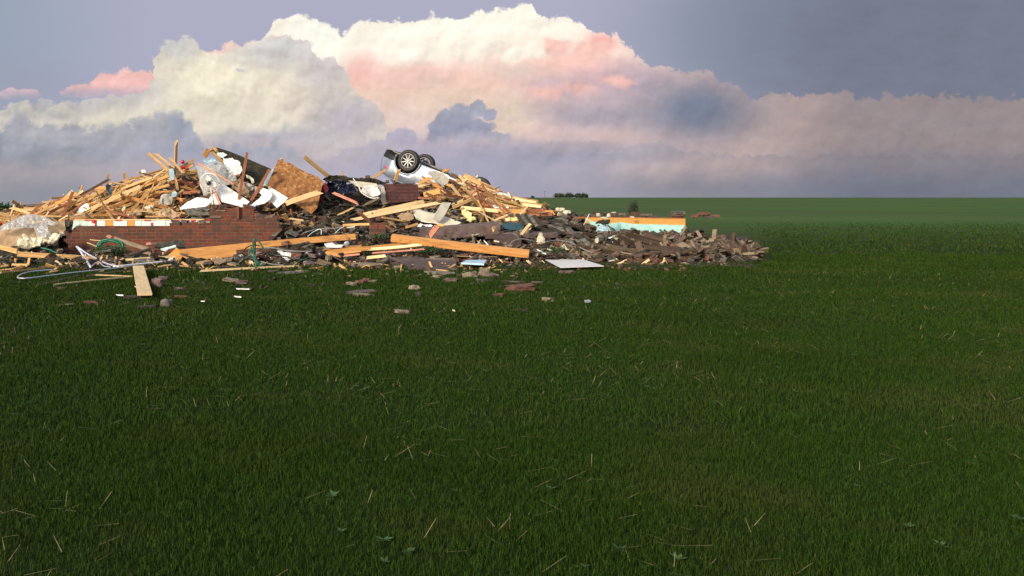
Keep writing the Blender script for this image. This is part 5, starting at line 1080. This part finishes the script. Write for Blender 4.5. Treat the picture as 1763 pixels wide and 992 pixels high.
for i in range(26):      # bright slivers of trim and board
    px = R_.uniform(480, 1120); py = R_.uniform(388, 438) if px < 860 or px > 1020 else R_.uniform(366, 436)
    if px > 1020: py = max(py, 408)
    w = R_.uniform(6, 18); t = R_.gauss(0, 5); nm = R_.choice(('white', 'cream', 'pale blue')); m_ = {'white': M_white, 'cream': M_cream, 'pale blue': M_icy}[nm]
    lb = uniq(lambda k: f"{'short' if w < 11 else 'long'} {nm} sliver of trim, {where(px, py, k)}", '')
    S('trim_sliver', lb, 'scrap', [(px-w/2, py-t), (px+w/2, py+t), (px+w/2, py+t+1.8), (px, py+2.8), (px-w/2, py-t+1.4)], 21.0-(py-366)/72*3.2, m_, .008, sy=-.02, crumple=.01, cuts=1, group='bright slivers of trim in the rubble')
for (px, py, Y, w, h) in [(965, 361, 22.6, 14, 6), (976, 365, 22.4, 12, 5), (968, 369, 22.2, 14, 5), (1030, 370, 22.6, 6, 5), (1048, 371, 22.5, 5, 6), (1041, 375, 22.4, 14, 2.5), (1057, 366, 23, 7, 2), (1088, 374, 22.8, 7, 2.5)]:
    lb = uniq(lambda k: f"{'long ' if w > 10 else 'small '}white plaster lump, {where(px, py, k)}", '')
    lump('plaster_lump', lb, 'plaster', px, py, Y, w, h, M_ins, box=.5, rough=.25, group='white lumps along the low right wall')
for i in range(26):
    px = R_.uniform(985, 1240); py = R_.uniform(366, 374)
    auto_lump(px, py, R_.uniform(23.2, 24.2), R_.uniform(6, 20), R_.uniform(3, 6), R_.choice((M_brickbit, M_brickbit, M_shgrey, M_slab)), 'crumbled brick lump', 'brick_chunk', 'brick', 'crumbled bricks along the low right wall')
# ------------------------------------------------------------------ countless small stuff
inL = lambda px, y, r: hmound((px-CX)/F_PX*y, y) > .05
inP = lambda px, y, r: inL(px, y, r) and not (545 < px < 660 and y < 23.2) and not (680 < px < 790 and y < 21.5)
bits('splinters', 'short wood splinters strewn all over the heap', M_pine, 1100, .30, ((-60, 960), (20.4, 24.6), inP), (0, .14), 11, along=True)
bits('splinters', 'red brown splinters strewn all over the heap', M_red, 700, .26, ((-60, 960), (20.4, 24.6), inP), (0, .12), 12, along=True)
bits('brick_crumbs', 'small brick crumbs and broken bricks in the rubble', M_brickbit, 1400, .11, ((470, 1250), (17.6, 24.4)), (0, .06), 13, flat=.8)
bits('shingle_crumbs', 'dark shingle scraps strewn over the rubble', M_shingle, 1600, .20, ((470, 1300), (17.7, 24.4)), (0, .10), 14, flat=.2)
bits('shingle_crumbs', 'grey shingle scraps strewn over the rubble', M_shgrey, 1200, .17, ((470, 1300), (17.7, 24.4)), (0, .10), 15, flat=.2)
bits('plaster_crumbs', 'white and cream crumbs strewn over the rubble', M_ins, 260, .08, ((0, 1200), (17.3, 24.4)), (0, .10), 16, flat=.5)
bits('mortar_crumbs', 'tan mortar crumbs strewn along the debris edge', M_concrete, 600, .06, ((-80, 1250), (17.0, 19.6)), (0, .02), 17, flat=.6)
bits('shingle_crumbs', 'dark scraps strewn in front of the brick wall', M_shingle, 800, .15, ((-80, 560), (17.3, 19.7)), (0, .04), 18, flat=.3)
bits('soil_clods', 'dark soil clods and litter along the grass edge', M_shingle, 2600, .07, ((-120, 1300), (16.3, 19.4)), (0, .02), 23, flat=.7)
bits('splinters', 'pale splinters lying along the debris edge', M_pale, 300, .20, ((-80, 1150), (17.2, 19.6), lambda px, y, r: not (925 < px < 1050 and y < 18.6)), (.01, .05), 19, along=True)
bits('splinters', 'tan splinters on the rubble right of centre', M_grey, 500, .30, ((560, 1250), (17.8, 23.5)), (0, .12), 20, along=True)
bits('lawn_litter', 'tan and grey crumbs thrown out on the lawn', M_concrete, 46, .045, ((520, 1000), (14.4, 17.2)), (.01, .03), 31, flat=.6)
bits('lawn_litter', 'dark crumbs thrown out on the lawn', M_shingle, 130, .06, ((-60, 1150), (12.5, 17.2)), (.01, .03), 32, flat=.5)
bits('splinters', 'dark broken laths strewn over the right rubble', M_dark, 900, .42, ((840, 1300), (17.9, 22.5)), (.0, .13), 41, along=True)
bits('splinters', 'weathered laths strewn over the right rubble', M_grey, 420, .40, ((840, 1300), (17.9, 22.5)), (.0, .13), 42, along=True)
bits('splinters', 'thin pine slivers thrown out on the grass edge', M_pine, 170, .20, ((-60, 900), (15.4, 18.6)), (.02, .05), 43, along=True)
bits('lawn_litter', 'brown crumbs thrown out along the grass edge', M_brickbit, 420, .06, ((-80, 1200), (15.8, 18.4)), (.01, .03), 45, flat=.6)
for i in range(18):      # rubble spilled over the broken top of the wall
    px = R_.choice((R_.uniform(364, 436), R_.uniform(438, 480), R_.uniform(438, 480), R_.uniform(300, 362))); py = 355.5 if 363 < px < 437 else (373 if px > 437 else 382.5)
    mt_, word, nm, cat = MW[R_.choice((2, 3, 4, 4, 0))]
    auto_lump(px, py, 20.06, R_.uniform(7, 20), R_.uniform(3.5, 6), mt_, word, nm, cat, 'rubble spilled over the wall top', rot=R_.uniform(-.5, .5), tilt=R_.gauss(0, .2), dpx=9)
def jumble(name, label, mt, n, zones, seed):
    """the lumber beyond the three hundred largest boards: one object"""
    r = random.Random(seed); mb = MB(); k = 0; tries = 0
    while k < n and tries < 20000:
        tries += 1; (x0, x1, slope) = r.choice(zones); px = r.uniform(x0, x1); Y = r.uniform(20.7, 24.4); X = (px-CX)/F_PX*Y; h = hmound(X, Y)
        if h < .05: continue
        L = r.uniform(.6, 2.2)/2; an = math.radians(slope+r.gauss(0, 24)); yaw = r.gauss(0, .5); d = Vector((math.cos(an)*math.cos(yaw), math.sin(yaw)*.8, math.sin(an)))*L; c0 = Vector((X, Y, h+r.uniform(.03, .26))); bad = False
        for t_ in (-1, -.5, 0, .5, 1):
            p = c0+d*t_; pp = CX+F_PX*p.x/p.y; py = HY-(p.z-CAMZ)/p.y*F_PX
            if py < interp(SIL, pp)-3: bad = True
            for (a0, b0, a1, b1, ym) in KEEP:
                if a0 < pp < a1 and b0 < py < b1 and p.y < ym: bad = True
        if bad: continue
        Xd = d.normalized(); Zd = Xd.cross(Vector((r.gauss(0, .3), -1, 0))).normalized(); Yd = Zd.cross(Xd)
        mb.box(c0, (2*L, .018, r.choice((.03, .04, .055, .07))), Matrix((Xd, Yd, Zd)).transposed()); k += 1
    tag(mb.build(name, mt), label=label, kind='stuff')
ZN = [(-40, 345, 18), (-40, 345, 8), (60, 330, 28), (735, 900, -15), (735, 930, -5)]
jumble('jumbled_lumber', 'small yellow laths jumbled through the whole lumber heap', M_pine, 190, ZN, 61)
jumble('jumbled_lumber', 'small pale laths jumbled through the whole lumber heap', M_pale, 70, ZN, 62)
jumble('jumbled_lumber', 'small dark laths jumbled through the whole lumber heap', M_red, 90, ZN, 63)
# ------------------------------------------------------------------ grass
def grass():
    m, nt, b, e = new_mat('grass_blades'); ge = nt.nodes.new('ShaderNodeNewGeometry').outputs['Position']
    n1 = e.noise(ge, .8, 5, .6); n2 = e.noise(e.vm('MULTIPLY', ge, (1, 1, .2)), 25, 3, .6)
    c = e.mix(e.mr(n2, .3, .7), (.011, .029, .003), (.029, .062, .007)); c = e.mix(e.mr(n1, .48, .70, 0, .7), c, (.042, .052, .012)); c = e.mix(e.mr(e.noise(ge, .33, 4, .6), .50, .66, 0, .45), c, (.014, .030, .004))
    rr = e.noise(ge, 90, 1, .5); c = e.mix(e.mr(rr, .66, .74, 0, .7), c, (.11, .10, .036))
    e.put(b.inputs['Base Color'], c); b.inputs['Roughness'].default_value = .75; b.inputs['Specular IOR Level'].default_value = .06
    g_ = np.random.default_rng(5); parts = []
    for n, y0, y1, h, w in [(130000, 2.7, 5, .032, .0032), (150000, 5, 9, .036, .0050), (130000, 9, 14, .040, .008), (110000, 14, 20.6, .046, .013), (60000, 20.6, 46, .07, .035)]:
        y = np.sqrt(g_.uniform(y0*y0, y1*y1, n)); x = g_.uniform(-.40, .83, n)*y
        cl = np.sin(x*3.1+1.7*np.sin(y*2.3))*np.sin(y*2.9+1.3*np.sin(x*1.9)); cl2 = np.clip(np.sin(x*.9+2.1*np.sin(y*.7+.5))*np.sin(y*1.1+1.9*np.sin(x*.8)), 0, 1); hh = h*(g_.uniform(.5, 1.25, n)+.25*cl+.7*cl2**2*(g_.random(n) < .6))
        if y0 > 20: keep = ((x/y*F_PX+CX) > 1270+g_.uniform(0, 90, n)) & (g_.random(n) < (48-y)/30); x, y, hh = x[keep], y[keep], hh[keep]
        if y0 >= 14 and y0 < 20:
            px_ = x/y*F_PX+CX; lim = 17.3+1.4*np.clip((px_-820)/120, 0, 1)+.45*np.sin(x*1.7)+.35*np.sin(x*4.3+1)+.2*np.sin(x*11); keep = (y < lim) | (g_.random(n) < .08) | (px_ > 1330)
            x, y, hh = x[keep], y[keep], hh[keep]
        parts.append((x, y, hh, np.full(len(x), w)))
    x, y, h, w = (np.concatenate([p[i] for p in parts]) for i in range(4)); n = len(x)
    z = np.array([gz(a, b_) for a, b_ in zip(x, y)])
    th = g_.uniform(0, 2*np.pi, n); ln = g_.uniform(0, .75, n)*h; la = g_.uniform(0, 2*np.pi, n)
    wx, wy = np.cos(th)*w, np.sin(th)*w; lx, ly = np.cos(la)*ln, np.sin(la)*ln
    V_ = np.empty((n, 5, 3), np.float32)
    V_[:, 0] = np.stack([x-wx/2, y-wy/2, z-.01], 1); V_[:, 1] = np.stack([x+wx/2, y+wy/2, z-.01], 1)
    V_[:, 2] = np.stack([x+lx*.35+wx*.38, y+ly*.35+wy*.38, z+h*.6], 1); V_[:, 3] = np.stack([x+lx*.35-wx*.38, y+ly*.35-wy*.38, z+h*.6], 1)
    V_[:, 4] = np.stack([x+lx, y+ly, z+h*.95], 1)
    k = np.arange(n)[:, None]*5; quads = k+np.array([0, 1, 2, 3]); tris = k+np.array([3, 2, 4])
    me = bpy.data.meshes.new('grass'); me.vertices.add(n*5); me.vertices.foreach_set('co', V_.ravel())
    loops = np.concatenate([quads, tris], 1).ravel(); me.loops.add(len(loops)); me.loops.foreach_set('vertex_index', loops.astype(np.int32))
    st = (np.arange(n)[:, None]*7+np.array([0, 4])).ravel(); me.polygons.add(2*n); me.polygons.foreach_set('loop_start', st.astype(np.int32))
    me.update(calc_edges=True); me.materials.append(m); o = bpy.data.objects.new('grass', me); COL.objects.link(o)
    tag(o, 'dark green uncut grass of the lawn and the field edge', kind='stuff')
    r = random.Random(44)
    st_ = MB(); wd_ = MB()
    for i in range(5200):
        y = math.sqrt(r.uniform(2.8**2, 17.4**2)); x = r.uniform(-.4, .83)*y
        if noise.noise(Vector((x*.7, y*.7, 9))) < -.05+r.uniform(-.2, .2): continue
        a_ = r.uniform(0, 6.28); L = r.uniform(.04, .14); w = .0025+.0004*y; z = gz(x, y)+r.uniform(.012, .035); dz_ = r.uniform(-.01, .03)
        d = Vector((math.cos(a_)*L/2, math.sin(a_)*L/2, dz_)); s_ = Vector((-math.sin(a_), math.cos(a_), 0))*w/2; p = Vector((x, y, z))
        st_.add([p-d-s_, p-d+s_, p+d+s_*.4, p+d-s_*.4], [(0, 1, 2, 3)])
    for i in range(700):
        y = math.sqrt(r.uniform(2.8**2, 17**2)); x = r.uniform(-.4, .83)*y
        if noise.noise(Vector((x*.5, y*.5, 31))) < .02: continue
        n_ = r.randint(6, 12); R0 = r.uniform(.018, .042)
        for k in range(n_):
            a_ = 6.28*k/n_+r.uniform(-.3, .3); L = R0*r.uniform(.6, 1.2); w = L*.38; p = Vector((x, y, gz(x, y)+.012)); u_ = Vector((math.cos(a_), math.sin(a_), r.uniform(.3, .9))).normalized(); s_ = Vector((-math.sin(a_), math.cos(a_), 0))*w/2
            wd_.add([p, p+u_*L*.5-s_, p+u_*L-Vector((0, 0, L*.15)), p+u_*L*.5+s_], [(0, 1, 2, 3)])
    tag(st_.build('dry_grass', mat('straw', (.13, .105, .045), (.24, .20, .095), 20, .9, bmp=0, vary=0)), label='dry straw lying in patches on the lawn', kind='stuff')
    tag(wd_.build('lawn_weeds', mat('weed_leaf', (.020, .050, .012), (.045, .095, .022), 9, .7, bmp=0, vary=0)), label='broad leaved weeds growing in the lawn', kind='stuff')
grass()
